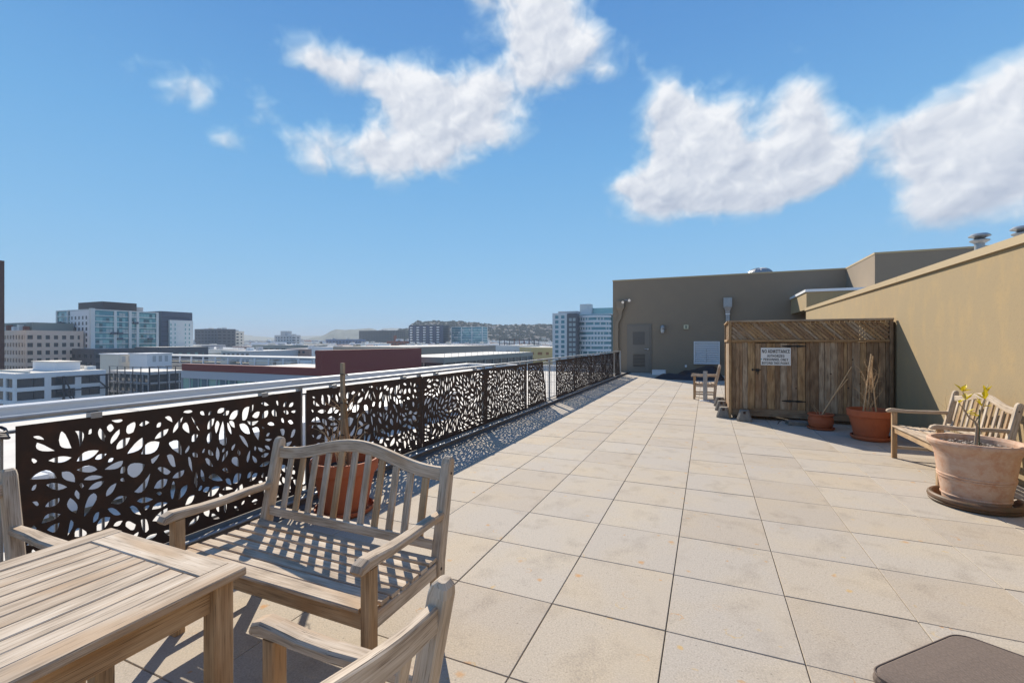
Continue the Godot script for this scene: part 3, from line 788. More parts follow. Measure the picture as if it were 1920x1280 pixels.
func build_city() -> void:
	var g := MB.new()
	g.quad(Vector3(-9000, GROUND, 9000), Vector3(9000, GROUND, 9000), Vector3(9000, GROUND, -9000), Vector3(-9000, GROUND, -9000))
	var ground := part("ground", g.mesh(), tri_mat(mottle_tex(256, 81, Color8(118, 116, 110), Color8(92, 96, 84), Color8(146, 140, 132), 0.03, 1.0, 0.2), 1 / 160.0, 0.95), self)
	ground.set_meta("kind", "structure")
	var white := mat(Color8(226, 226, 228), 0.8)
	var cream := mat(Color8(220, 211, 197), 0.85)
	var pink := mat(Color8(216, 196, 182), 0.85)
	var grey := mat(Color8(178, 180, 182), 0.8)
	var pale := mat(Color8(208, 211, 210), 0.8)
	var navy := mat(Color8(70, 80, 100), 0.6)
	var slate := mat(Color8(88, 90, 98), 0.7)
	var red := mat(Color8(126, 58, 54), 0.7)
	var brick := mat(Color8(116, 70, 60), 0.85)
	var teal2 := mat(Color8(130, 172, 176), 0.12); teal2.metallic = 0.3
	var teal3 := mat(Color8(62, 96, 108), 0.1); teal3.metallic = 0.3
	var blind := mat(Color8(170, 180, 180), 0.6)
	var steel := mat(Color8(70, 72, 80), 0.5, 0.3)
	# A: brown brick tower cut by the left edge
	block("brick_tower", "tall dark red brick tower at the left edge of the picture", -322, -289.2, -95.5, -93, 37.6, mat(Color8(84, 54, 50), 0.85), pale, 3.4, 3.4, 1.6, 2.0)
	# B: pinkish office block
	var b := block("office_block", "pinkish office block with rows of small windows beside the tall brick tower", -365, -318.6, -136, -113, 7.2, pink, M.glass, 4.0, 3.1, 1.9, 1.5)
	pbox("penthouse", Vector3(-20, 33.2, -11), Vector3(14, 37.6, 6), mat(Color8(122, 132, 130), 0.6), b)
	for k in 5: pbox("roof_vent", Vector3(-14 + k * 6.2, 33.2, 6.5), Vector3(-12 + k * 6.2, 35.4 + (k % 2), 8.5), [pale, brick, white][k % 3], b)
	# C: glass apartment block
	var c := block("apartment_block", "wide teal glass apartment block with pale corner columns and a dark penthouse", -351.2, -313, -170.5, -137, 19.5, pale, M.glass_teal, 3.15, 12.0, 0.42, 1.3, 0.5)
	panes(c, "x", -16.5, 15.5, 18.58, 0.0, 44.5, 3.15, 1.55, [M.glass_teal, teal2, teal3, blind, teal2, M.glass_teal], navy, 0.045)
	panes(c, "z", -18.5, -3.0, 16.22, 0.0, 44.5, 3.15, 1.6, [M.glass_teal, teal2, teal3, teal2], navy, 0.06)
	pbox("white_bay", Vector3(-2.6, 0, 16.0), Vector3(17.4, 44.8, 17.0), white, c)
	var wins := MB.new()
	for r in 13:
		for i in 5: wins.box(Vector3(-1.2 + i * 3.8, 2.0 + r * 3.15, 17.0), Vector3(0.3 + i * 3.8, 3.9 + r * 3.15, 17.06))
	part("small_windows", wins.mesh(), M.glass, c).set_meta("kind", "stuff")
	pbox("corner_column", Vector3(17.42, 0, 15.2), Vector3(19.4, 45.9, 17.1), pale, c)
	pbox("middle_column", Vector3(18.6, 0, -2.2), Vector3(19.5, 45.6, -0.9), pale, c)
	pbox("penthouse", Vector3(-14, 45.6, -8.5), Vector3(12, 50.6, 8.5), mat(Color8(60, 56, 62), 0.6), c)
	pbox("lift_housing", Vector3(3, 45.6, -13), Vector3(10, 48.6, -8.7), grey, c)
	# podiums and the slab behind
	block("podium_block", "low dark podium block in front of the teal glass apartments", -326, -296, -150, -131, -2.4, slate, M.glass, 4.2, 6.0, 2.4, 3.0)
	block("podium_block", "dark row of square windows between the teal apartments and the grey canopy roof", -290, -268, -172, -146, -1.6, slate, teal2, 4.4, 4.6, 2.4, 2.4)
	var s := block("slab_tower", "navy slab tower with pale grey window strips behind the teal apartments", -351.5, -333.6, -203, -183, 21.7, navy, M.glass, 3.2, 20, 2.9, 2.0)
	for k in 2:
		pbox("pale_strip", Vector3(9.0, 0, -3.5 - k * 6.0), Vector3(10.6, 42.0, 5.5 - k * 9.0), pale, s)
		var sw := MB.new()
		for r in 11:
			for i in 2: sw.box(Vector3(10.6, 8 + r * 3.0, 4.4 - k * 9.2 - i * 2.6), Vector3(10.66, 9.7 + r * 3.0, 5.2 - k * 9.2 - i * 2.6))
		part("strip_windows", sw.mesh(), teal2, s).set_meta("kind", "stuff")
	# E: white office building nearest on the left, with a steel brace frame
	var e := block("white_office", "white office building with dark ribbon windows and a steel brace frame", -215, -183, -84, -62.5, -7.9, white, M.glass, 3.75, 6.4, 1.15, 1.5, 0.4, true)
	for k in 6:
		for r in 2:
			pbox("window_mullion", Vector3(15.56, 18.1 - 1.5 - 3.75 - r * 3.75 + 1.15, -10.0 + k * 3.3), Vector3(15.74, 18.1 - 1.5 - r * 3.75, -9.85 + k * 3.3), steel, e)
	for q in [[-10.2, 0.0], [0.6, 0.0]]:
		bar("brace_post", [Vector3(17.6, 6.0, q[0]), Vector3(17.6, 16.9, q[0])], Vector3(0, 0, 1), 0.5, 0.5, 0.02, steel, e)
	for y in [16.6, 12.4]:
		bar("brace_beam", [Vector3(17.6, y, -10.8), Vector3(17.6, y, 2.2)], Vector3.UP, 0.5, 0.45, 0.02, steel, e)
	bar("brace_diagonal", [Vector3(17.6, 16.4, -6.5), Vector3(17.6, 12.6, -10.0)], Vector3.UP, 0.35, 0.35, 0.02, steel, e)
	bar("brace_diagonal", [Vector3(17.6, 16.4, 0.4), Vector3(17.6, 8.0, -2.4)], Vector3.UP, 0.35, 0.35, 0.02, steel, e)
	bar("brace_diagonal", [Vector3(17.6, 12.4, 0.4), Vector3(17.6, 6.0, -3.4)], Vector3.UP, 0.35, 0.35, 0.02, steel, e)
	pbox("plant_room", Vector3(-6, 18.15, -7), Vector3(9, 20.8, -1), white, e)
	pbox("plant_room_roof", Vector3(-6.3, 20.8, -7.3), Vector3(9.3, 21.05, -0.7), cream, e)
	pbox("roof_kerb", Vector3(-15, 18.15, 7.2), Vector3(15.2, 18.7, 7.6), cream, e)
	for k in 3: pbox("roof_unit", Vector3(-4 + k * 6, 18.15, -10.5), Vector3(-1.5 + k * 6, 19.3, -8.5), [grey, cream, pale][k], e)
	# F: low building inside a steel pergola
	var f := block("pergola_office", "low pale office wrapped in a thin steel pergola frame", -195, -171, -103, -90, -8.8, mat(Color8(176, 176, 178), 0.8), M.glass, 3.3, 3.4, 0.7, 0.35, 0.4)
	for k in 7:
		var z := 7.4 - k * 2.6
		bar("pergola_post", [Vector3(14.6, 0, z), Vector3(14.6, 18.9, z)], Vector3(0, 0, 1), 0.22, 0.22, 0.02, steel, f)
		bar("pergola_beam", [Vector3(14.7, 18.9, z), Vector3(9, 18.9, z)], Vector3.UP, 0.18, 0.18, 0.02, steel, f)
	for k in 6:
		var x := 14.6 - k * 4.6
		bar("pergola_post", [Vector3(x, 0, 7.6), Vector3(x, 18.9, 7.6)], Vector3(0, 0, 1), 0.22, 0.22, 0.02, steel, f)
	for y in [18.9, 15.2, 13.4, 11.4]:
		bar("pergola_rail", [Vector3(14.6, y, 7.7), Vector3(14.6, y, -8.6)], Vector3.UP, 0.16, 0.16, 0.02, steel, f)
		bar("pergola_rail", [Vector3(14.7, y, 7.6), Vector3(-9, y, 7.6)], Vector3.UP, 0.16, 0.16, 0.02, steel, f)
	# white roof boxes beyond
	for q in [[-231, -218, -112, -104, -3.9, "white flat rooftop plant house behind the white office"], [-216, -204, -116, -107, -3.7, "bright white rooftop box beside the white plant house"]]:
		var o := thing("rooftop_house", q[5], "building", Vector3((q[0] + q[1]) / 2.0, GROUND, (q[2] + q[3]) / 2.0))
		pbox("wall", Vector3(-(q[1] - q[0]) / 2.0, 0, -(q[3] - q[2]) / 2.0), Vector3((q[1] - q[0]) / 2.0, q[4] - GROUND, (q[3] - q[2]) / 2.0), [white, cream][int(q[0]) % 2], o)
		pbox("roof_edge", Vector3(-(q[1] - q[0]) / 2.0 - 0.3, q[4] - GROUND, -(q[3] - q[2]) / 2.0 - 0.3), Vector3((q[1] - q[0]) / 2.0 + 0.3, q[4] - GROUND + 0.4, (q[3] - q[2]) / 2.0 + 0.3), white, o)
		for k in 3: pbox("door_panel", Vector3((q[1] - q[0]) / 2.0, q[4] - GROUND - 3.0, -3 + k * 2.2), Vector3((q[1] - q[0]) / 2.0 + 0.05, q[4] - GROUND - 0.6, -1.8 + k * 2.2), grey, o)
	# G: glass office with a dark red band and red plant screen
	var G := block("red_band_office", "green glass office with a dark red roof band and tall red screen wall", -128, -78.4, -113, -75, -6.2, mat(Color8(176, 178, 186), 0.6), mat(Color8(136, 172, 166), 0.15), 4.6, 3.6, 1.5, 0.18, 0.35, true)
	pbox("red_band", Vector3(-24.3, 19.85, 17.6), Vector3(24.3, 21.6, 19.1), red, G)
	pbox("red_screen", Vector3(23.2, 19.86, -19), Vector3(24.9, 25.5, 19.2), red, G)
	pbox("red_screen_back", Vector3(15.0, 19.86, -19.0), Vector3(23.19, 25.2, -18.2), red, G)
	var gp := MB.new()
	for k in 13:
		if k % 3: gp.box(Vector3(-24 + k * 3.6, 13.5, 18.62), Vector3(-21.2 + k * 3.6, 18.2, 18.72))
	part("blue_panels", gp.mesh(), mat(Color8(70, 104, 122), 0.2), G).set_meta("kind", "stuff")
	# H: grey canopy roof on white posts
	var Hh := thing("canopy_roof", "long grey rooftop canopy on white posts behind the red band", "roof canopy", Vector3(-195, GROUND, -133))
	pbox("hall", Vector3(-58, 0, -9), Vector3(60, 17.8, 5.5), mat(Color8(168, 166, 162), 0.85), Hh)
	pbox("canopy", Vector3(-60, 20.6, -9), Vector3(58, 21.1, 3.5), grey, Hh)
	for k in 15: bar("canopy_post", [Vector3(-58 + k * 8.2, 17.8, 4.4), Vector3(-58 + k * 8.2, 20.6, 4.4)], Vector3(0, 0, 1), 0.5, 0.5, 0.02, white, Hh)
	bar("canopy_rail", [Vector3(-58, 19.4, 4.4), Vector3(58, 19.4, 4.4)], Vector3.UP, 0.2, 0.25, 0.02, white, Hh)
	for q in [[20, 34, 2.2], [36, 44, 1.8], [48, 55, 2.4], [2, 8, 1.6]]: pbox("roof_unit", Vector3(q[0], 17.85, 1.0), Vector3(q[1], 17.85 + q[2], 4.0), cream if q[0] != 48 else white, Hh)
	# K: long low grey office to the right of the red screen
	var K := block("low_office", "long low grey office with a dark ribbon window and rooftop railing", -96, -73.4, -194, -118, -3.4, mat(Color8(150, 148, 142), 0.85), M.glass, 3.6, 7.0, 1.3, 0.5)
	for k in 18: bar("rail_post", [Vector3(11.0, 22.6, 37.5 - k * 4.3), Vector3(11.0, 24.0, 37.5 - k * 4.3)], Vector3(0, 0, 1), 0.1, 0.1, 0.01, grey, K)
	bar("roof_rail", [Vector3(11.0, 24.0, 37.8), Vector3(11.0, 24.0, -37.8)], Vector3.UP, 0.1, 0.1, 0.01, grey, K)
	block("shed_roof", "wide tan flat-roofed hall behind the low grey office", -160, -117, -246, -160, -0.9, mat(Color8(158, 148, 138), 0.85), grey, 6.0, 30, 4.0, 4.0)
	block("yellow_building", "pale yellow building with small orange window bays near the white tower", -118, -94.3, -330, -286, -2.6, mat(Color8(206, 184, 128), 0.85), mat(Color8(150, 104, 62), 0.7), 4.2, 5.5, 2.4, 2.6)
	block("pale_building", "plain pale grey building beside the pale yellow one", -138, -119, -330, -290, -1.4, pale, grey, 4.2, 7, 2.6, 3.6)
	# steel frame under construction
	var fr := thing("steel_frame", "dark steel building frame under construction below the hillside", "frame", Vector3(-168, GROUND, -400))
	for i in 8:
		for j in 2: bar("column", [Vector3(-18 + i * 5.2, 0, j * -12.0), Vector3(-18 + i * 5.2, 30.5 - (i % 3) * 1.2, j * -12.0)], Vector3(0, 0, 1), 0.5, 0.5, 0.02, brick if i > 2 and i < 6 else steel, fr)
	for y in [18.0, 22.0, 25.5, 29.0]:
		for j in 2: bar("beam", [Vector3(-18.4, y, j * -12.0), Vector3(18.6, y, j * -12.0)], Vector3.UP, 0.5, 0.7, 0.02, steel, fr)
	# L: white tower with a dark strip and a rounded banded corner
	var L := block("white_tower", "white residential tower with a charcoal strip and rounded banded corner", -90, -80.4, -300, -273, 19.3, mat(Color8(214, 216, 218), 0.8), M.glass_teal, 3.1, 4.6, 1.1, 1.7)
	pbox("charcoal_strip", Vector3(4.82, 0, 8), Vector3(11.2, 44.9, 13.9), slate, L)
	var lw := MB.new()
	for r in 12:
		for i in 2: lw.box(Vector3(6.2 + i * 2.4, 6 + r * 3.1, 13.9), Vector3(7.9 + i * 2.4, 7.9 + r * 3.1, 13.96))
	part("strip_windows", lw.mesh(), blind, L).set_meta("kind", "stuff")
	var arc := func(r: float, lo: float, hi: float, mb: MB) -> void:
		for k in 14:
			var a0 := -0.25 + k * 0.14; var a1 := a0 + 0.14
			var p0 := Vector3(sin(a0 - 0.6) * r + 19.0, 0, cos(a0 - 0.6) * r - 2.5); var p1 := Vector3(sin(a1 - 0.6) * r + 19.0, 0, cos(a1 - 0.6) * r - 2.5)
			mb.quad(p0 + Vector3(0, lo, 0), p1 + Vector3(0, lo, 0), p1 + Vector3(0, hi, 0), p0 + Vector3(0, hi, 0))
			mb.quad(p0 + Vector3(0, hi, 0), p1 + Vector3(0, hi, 0), Vector3(19, hi, -2.5), Vector3(19, hi, -2.5))
	for r in 15:
		var mb := MB.new(); arc.call(12.6, 0.4 + r * 3.0, 1.75 + r * 3.0, mb)
		part("rounded_band", mb.mesh(), white, L)
	var core := MB.new(); arc.call(12.1, 0, 44.2, core)
	part("rounded_glazing", core.mesh(), M.glass_teal, L)
	var cw := MB.new()
	for r in 14:
		for k in 12:
			if rng.randf() < 0.5: continue
			var a := -0.8 + k * 0.16
			cw.box(Vector3(sin(a) * 12.15 + 18.6, 1.8 + r * 3.0, cos(a) * 12.15 - 2.5), Vector3(sin(a) * 12.15 + 19.4, 3.3 + r * 3.0, cos(a) * 12.15 - 2.3))
	part("rounded_mullions", cw.mesh(), pale, L).set_meta("kind", "stuff")
	pbox("roof_rim", Vector3(5.0, 44.3, -12), Vector3(30.5, 45.0, 4.0), pale, L)
	pbox("glass_rear", Vector3(12, 0, -14), Vector3(31, 49.2, -5.0), teal2, L)
	pbox("lift_tower", Vector3(9.4, 45.0, -6), Vector3(16.5, 51.6, 0), pale, L)
	pbox("setback", Vector3(-4, 45.3, -10), Vector3(9.2, 47.0, 4), grey, L)
	# J: pair of mid-distance blocks
	var J := block("striped_block", "navy block with white balcony stripes in front of the hill", -352, -303, -500, -480, 22.0, navy, M.glass, 3.1, 60, 0.5, 1.0)
	for k in 5:
		var jb := MB.new()
		for r in 15: jb.box(Vector3(-22 + k * 10.0, 1.2 + r * 3.1, 10.02), Vector3(-18.4 + k * 10.0, 2.5 + r * 3.1, 11.0))
		part("balcony_stack", jb.mesh(), white, J).set_meta("kind", "stuff")
		pbox("wall_bay", Vector3(-17.8 + k * 10.0, 0, 9.9), Vector3(-12.8 + k * 10.0, 47.4, 10.6), navy, J)
	var J2 := block("glass_block", "green tinted glass block beside the navy striped one", -301, -256, -515, -500, 20.0, pale, M.glass_teal, 3.1, 15, 0.4, 0.9)
	panes(J2, "z", -21, 21, 7.2, 0, 45, 3.1, 2.2, [M.glass_teal, teal2, blind, teal2], null, 0.0)
	# further named blocks between the canopy roof and the hills
	var far := [
		["dark_office", "dark glass office block right of the pale strip tower", -540, -500, -352, -331, 15.6, slate],
		["beige_block", "small beige block beside the dark glass office", -523, -505, -366, -350, 13.6, cream],
		["grey_block", "grey block with a raised tower on the skyline", -541, -508, -450, -436, 10.0, grey],
		["finned_block", "long dark finned block on the skyline left of the hill houses", -553, -476, -640, -612, 20.0, mat(Color8(92, 94, 96), 0.8)],
		["long_blue_shed", "long low blue-roofed shed in the middle distance", -500, -440, -500, -486, 4.5, mat(Color8(104, 118, 146), 0.7)],
		["brick_warehouse", "low brick-red warehouse with a chimney in the middle distance", -392, -352, -500, -486, 2.0, brick],
		["white_hall", "white flat hall in the middle distance above the grey canopy", -420, -392, -330, -312, 0.5, white],
		["tan_block", "low tan block with pale roof edge left of the warehouse", -415, -375, -380, -362, -0.5, cream],
		["glass_hall", "low grey-green glazed hall above the red band's left end", -330, -262, -262, -246, -1.2, mat(Color8(132, 140, 138), 0.6)],
		["flat_hall", "broad white-roofed hall above the tall red screen", -206, -160, -214, -190, -1.6, white]]
	for q in far:
		var o := block(q[0], q[1], q[2], q[3], q[4], q[5], q[6], q[7], M.glass, 3.6, 6.0, 2.0, 2.2)
		if q[0] == "grey_block": pbox("tower", Vector3(-6, 36, -5), Vector3(2, 41.6, 6), grey, o)
		if q[0] == "brick_warehouse":
			pbox("chimney", Vector3(-14, 28, -3), Vector3(-11.5, 35.5, 0), brick, o)
			pbox("white_gable", Vector3(-9, 28, -4), Vector3(-1, 30.6, 2), white, o)
		for k in 4:
			var x: float = rng.randf_range(-0.4, 0.4) * (q[3] - q[2])
			pbox("roof_unit", Vector3(x - 1.6, q[6] - GROUND + 0.06, -2), Vector3(x + 1.6, q[6] - GROUND + rng.randf_range(0.8, 1.9), 2), [white, grey, cream, pale][k], o)
	# the mass of rooftops between them
	var tones := [Color(0.7, 0.7, 0.69), Color(0.6, 0.57, 0.52), Color(0.45, 0.45, 0.46), Color(0.66, 0.6, 0.5), Color(0.76, 0.76, 0.74), Color(0.3, 0.3, 0.33), Color(0.42, 0.27, 0.22), Color(0.52, 0.53, 0.55)]
	var m := MB.new(); m.tinted = true
	for k in 900:
		var a := deg_to_rad(rng.randf_range(6.0, 62.0)); var d := rng.randf_range(330, 1500)
		var x := -sin(a) * d; var z := -cos(a) * d
		var w := rng.randf_range(8, 26); var dp := rng.randf_range(8, 22)
		var top := rng.randf_range(-13.0, -2.5) + (d - 330) / 1170.0 * rng.randf_range(3.0, 11.0)
		m.col = tones[rng.randi() % tones.size()]
		m.box(Vector3(x - w, GROUND, z - dp), Vector3(x + w, top, z + dp))
		m.col = m.col.lerp(Color(0.74, 0.73, 0.71), 0.6)
		m.box(Vector3(x - w - 0.2, top, z - dp - 0.2), Vector3(x + w + 0.2, top + 0.5, z + dp + 0.2))
		for u in 3:
			var ux := x + rng.randf_range(-0.7, 0.7) * w; var uz := z + rng.randf_range(-0.3, 0.9) * dp
			m.col = tones[rng.randi() % 5]
			m.box(Vector3(ux - 1.5, top + 0.5, uz - 1.5), Vector3(ux + 1.5, top + rng.randf_range(1.2, 3.0), uz + 1.5))
		m.col = Color(0.07, 0.08, 0.1)
		var fy := top - 2.6
		while fy > maxf(GROUND + 2, top - 12):
			var wx := x - w + 1.5
			while wx < x + w - 3:
				m.box(Vector3(wx, fy, z + dp), Vector3(wx + 2.2, fy + 1.5, z + dp + 0.08))
				wx += 4.2
			fy -= 3.8
	var mass := part("distant_rooftops", m.mesh(), M.city, self)
	mass.set_meta("kind", "stuff")
	tag(mass, "far-off jumble of low flat-roofed city buildings below the hills", "rooftops")

# ---------------------------------------------------------------- hills
func crest(stops: Array, a: float) -> float:
	for i in stops.size() - 1:
		if a >= stops[i][0] and a <= stops[i + 1][0]:
			return lerpf(stops[i][1], stops[i + 1][1], smoothstep(0, 1, (a - stops[i][0]) / (stops[i + 1][0] - stops[i][0])))
	return stops[0][1] if a < stops[0][0] else stops[-1][1]

func hill(called: String, label: String, near: float, far: float, stops: Array, material: Material, rough: float, sd: int) -> Callable:
	var f := FastNoiseLite.new()
	f.seed = sd; f.frequency = 0.0035; f.fractal_octaves = 4
	var height := func(a: float, t: float) -> float:
		var d := lerpf(near, far, t)
		var n := f.get_noise_2d(sin(deg_to_rad(a)) * d, cos(deg_to_rad(a)) * d)
		return GROUND + (crest(stops, a) - GROUND) * smoothstep(0.0, 1.0, minf(t * 1.15, 1.0)) * (1.0 + 0.18 * n * (1.0 - t * 0.7)) + n * rough
	var m := MB.new()
	var a0: float = stops[0][0]; var a1: float = stops[-1][0]
	var na := 120; var nt := 24
	var pt := func(i: int, j: int) -> Vector3:
		var a := lerpf(a0, a1, float(i) / na); var t := float(j) / nt; var d := lerpf(near, far, t)
		return Vector3(-sin(deg_to_rad(a)) * d, height.call(a, t) - (40.0 if j == 0 else 0.0), -cos(deg_to_rad(a)) * d)
	for i in na:
		for j in nt:
			m.quad(pt.call(i + 1, j), pt.call(i, j), pt.call(i, j + 1), pt.call(i + 1, j + 1))
	var o := part(called, m.mesh(), material, self)
	o.set_meta("kind", "structure")
	o.set_meta("label", label)
	return height

func build_hills() -> void:
	var dry := tri_mat(mottle_tex(256, 85, Color8(112, 108, 84), Color8(76, 84, 62), Color8(132, 122, 96), 0.03, 1.0, 0.3), 1 / 300.0, 0.95)
	var wood := tri_mat(mottle_tex(256, 87, Color8(64, 74, 58), Color8(48, 58, 46), Color8(84, 88, 70), 0.05, 1.0, 0.4), 1 / 200.0, 0.95)
	hill("hill", "faint low ridge far off on the left skyline", 3800, 5600, [[40, -20], [44, 52], [47, 60], [51, 40], [55, 70], [58, 40]], dry, 6, 91)
	hill("hill", "wooded hump of a hill in the middle of the skyline", 2600, 3300, [[36, -24], [38.2, 30], [41, 86], [44.5, 82], [46.6, 30], [50, -24]], wood, 5, 93)
	hill("hill", "pale bare ridge behind the navy striped block", 4300, 5600, [[26, 60], [31, 90], [36, 140], [39, 150], [42, 70], [44, 20]], dry, 8, 95)
	hill("hill", "bare peak behind the house-covered hillside", 4000, 5200, [[12, 60], [17, 100], [21, 158], [23, 178], [25.5, 155], [30, 100], [34, 40]], dry, 8, 97)
	var base := hill("hillside", "house-covered wooded hillside left of the white tower", 950, 1750, [[6, 40], [13, 48], [17, 46], [20, 50], [24, 48], [28, 54], [32, 62], [35, 60], [36.5, 34], [39, 4], [42, -24]], wood, 3, 99)
	var tree := MB.new()
	for k in 26:
		var a := rng.randf() * TAU; var y := rng.randf_range(0.1, 1.0); var r := sqrt(maxf(0.0, 1 - (y - 0.35) * (y - 0.35) * 2.0)) * rng.randf_range(0.3, 0.75)
		var c := Vector3(cos(a) * r, y, sin(a) * r)
		for q in 3:
			var d1 := Vector3(rng.randf_range(-1, 1), rng.randf_range(-0.6, 0.8), rng.randf_range(-1, 1)).normalized() * 0.34
			var d2 := d1.cross(Vector3(rng.randf_range(-1, 1), rng.randf_range(-1, 1), rng.randf_range(-1, 1))).normalized() * 0.34
			tree.tri(c - d1, c + d2, c + d1); tree.tri(c - d1, c + d1, c - d2)
	var trees := MultiMesh.new()
	trees.transform_format = MultiMesh.TRANSFORM_3D
	trees.use_colors = true
	trees.mesh = tree.mesh()
	trees.instance_count = 5200
	for k in 5200:
		var a := rng.randf_range(7.0, 38.0); var t := rng.randf_range(0.08, 1.0)
		var d := lerpf(950, 1750, t)
		var s := rng.randf_range(4.0, 9.5)
		if t > 0.9: s *= rng.randf_range(0.9, 1.7)
		trees.set_instance_transform(k, Transform3D(Basis(Vector3.UP, rng.randf() * TAU).scaled(Vector3(s, s * rng.randf_range(0.8, 1.4), s)), Vector3(-sin(deg_to_rad(a)) * d, base.call(a, t) - 1.0, -cos(deg_to_rad(a)) * d)))
		var g := rng.randf_range(0.7, 1.3)
		trees.set_instance_color(k, Color(0.055 * g, 0.07 * g, 0.045 * g))
	var tn := MultiMeshInstance3D.new()
	tn.name = "hillside_trees"
	tn.multimesh = trees
	var tm := vcol(0.9)
	tn.material_override = tm
	add_child(tn)
	tn.set_meta("kind", "stuff")
	tag(tn, "dark trees covering the far hillside", "trees")
	var h := MB.new(); h.tinted = true
	for k in 1100:
		var a := rng.randf_range(7.0, 36.5); var t := rng.randf_range(0.05, 0.93); var d := lerpf(950, 1750, t)
		var p := Vector3(-sin(deg_to_rad(a)) * d, base.call(a, t) - 2.0, -cos(deg_to_rad(a)) * d)
		var w := rng.randf_range(3, 7); var y := rng.randf_range(5, 10.0)
		var g := rng.randf_range(0.3, 0.66)
		h.col = Color(g, g * rng.randf_range(0.9, 1.0), g * rng.randf_range(0.8, 1.0))
		h.box(p + Vector3(-w, 0, -4), p + Vector3(w, y, 4))
		h.col = Color(0.2, 0.16, 0.14)
		h.quad(p + Vector3(-w - 0.4, y, 4.4), p + Vector3(w + 0.4, y, 4.4), p + Vector3(w + 0.4, y + 2.4, 0), p + Vector3(-w - 0.4, y + 2.4, 0))
		h.quad(p + Vector3(w + 0.4, y, -4.4), p + Vector3(-w - 0.4, y, -4.4), p + Vector3(-w - 0.4, y + 2.4, 0), p + Vector3(w + 0.4, y + 2.4, 0))
		h.col = Color(0.06, 0.06, 0.07)
		for i in 3: h.box(p + Vector3(-w + 0.8 + i * w * 0.6, y - 3, 4), p + Vector3(-w + 2.0 + i * w * 0.6, y - 1.4, 4.05))
	var hn := part("hillside_houses", h.mesh(), M.city, self)
	hn.set_meta("kind", "stuff")
	tag(hn, "scattered pale houses covering the far hillside", "houses")

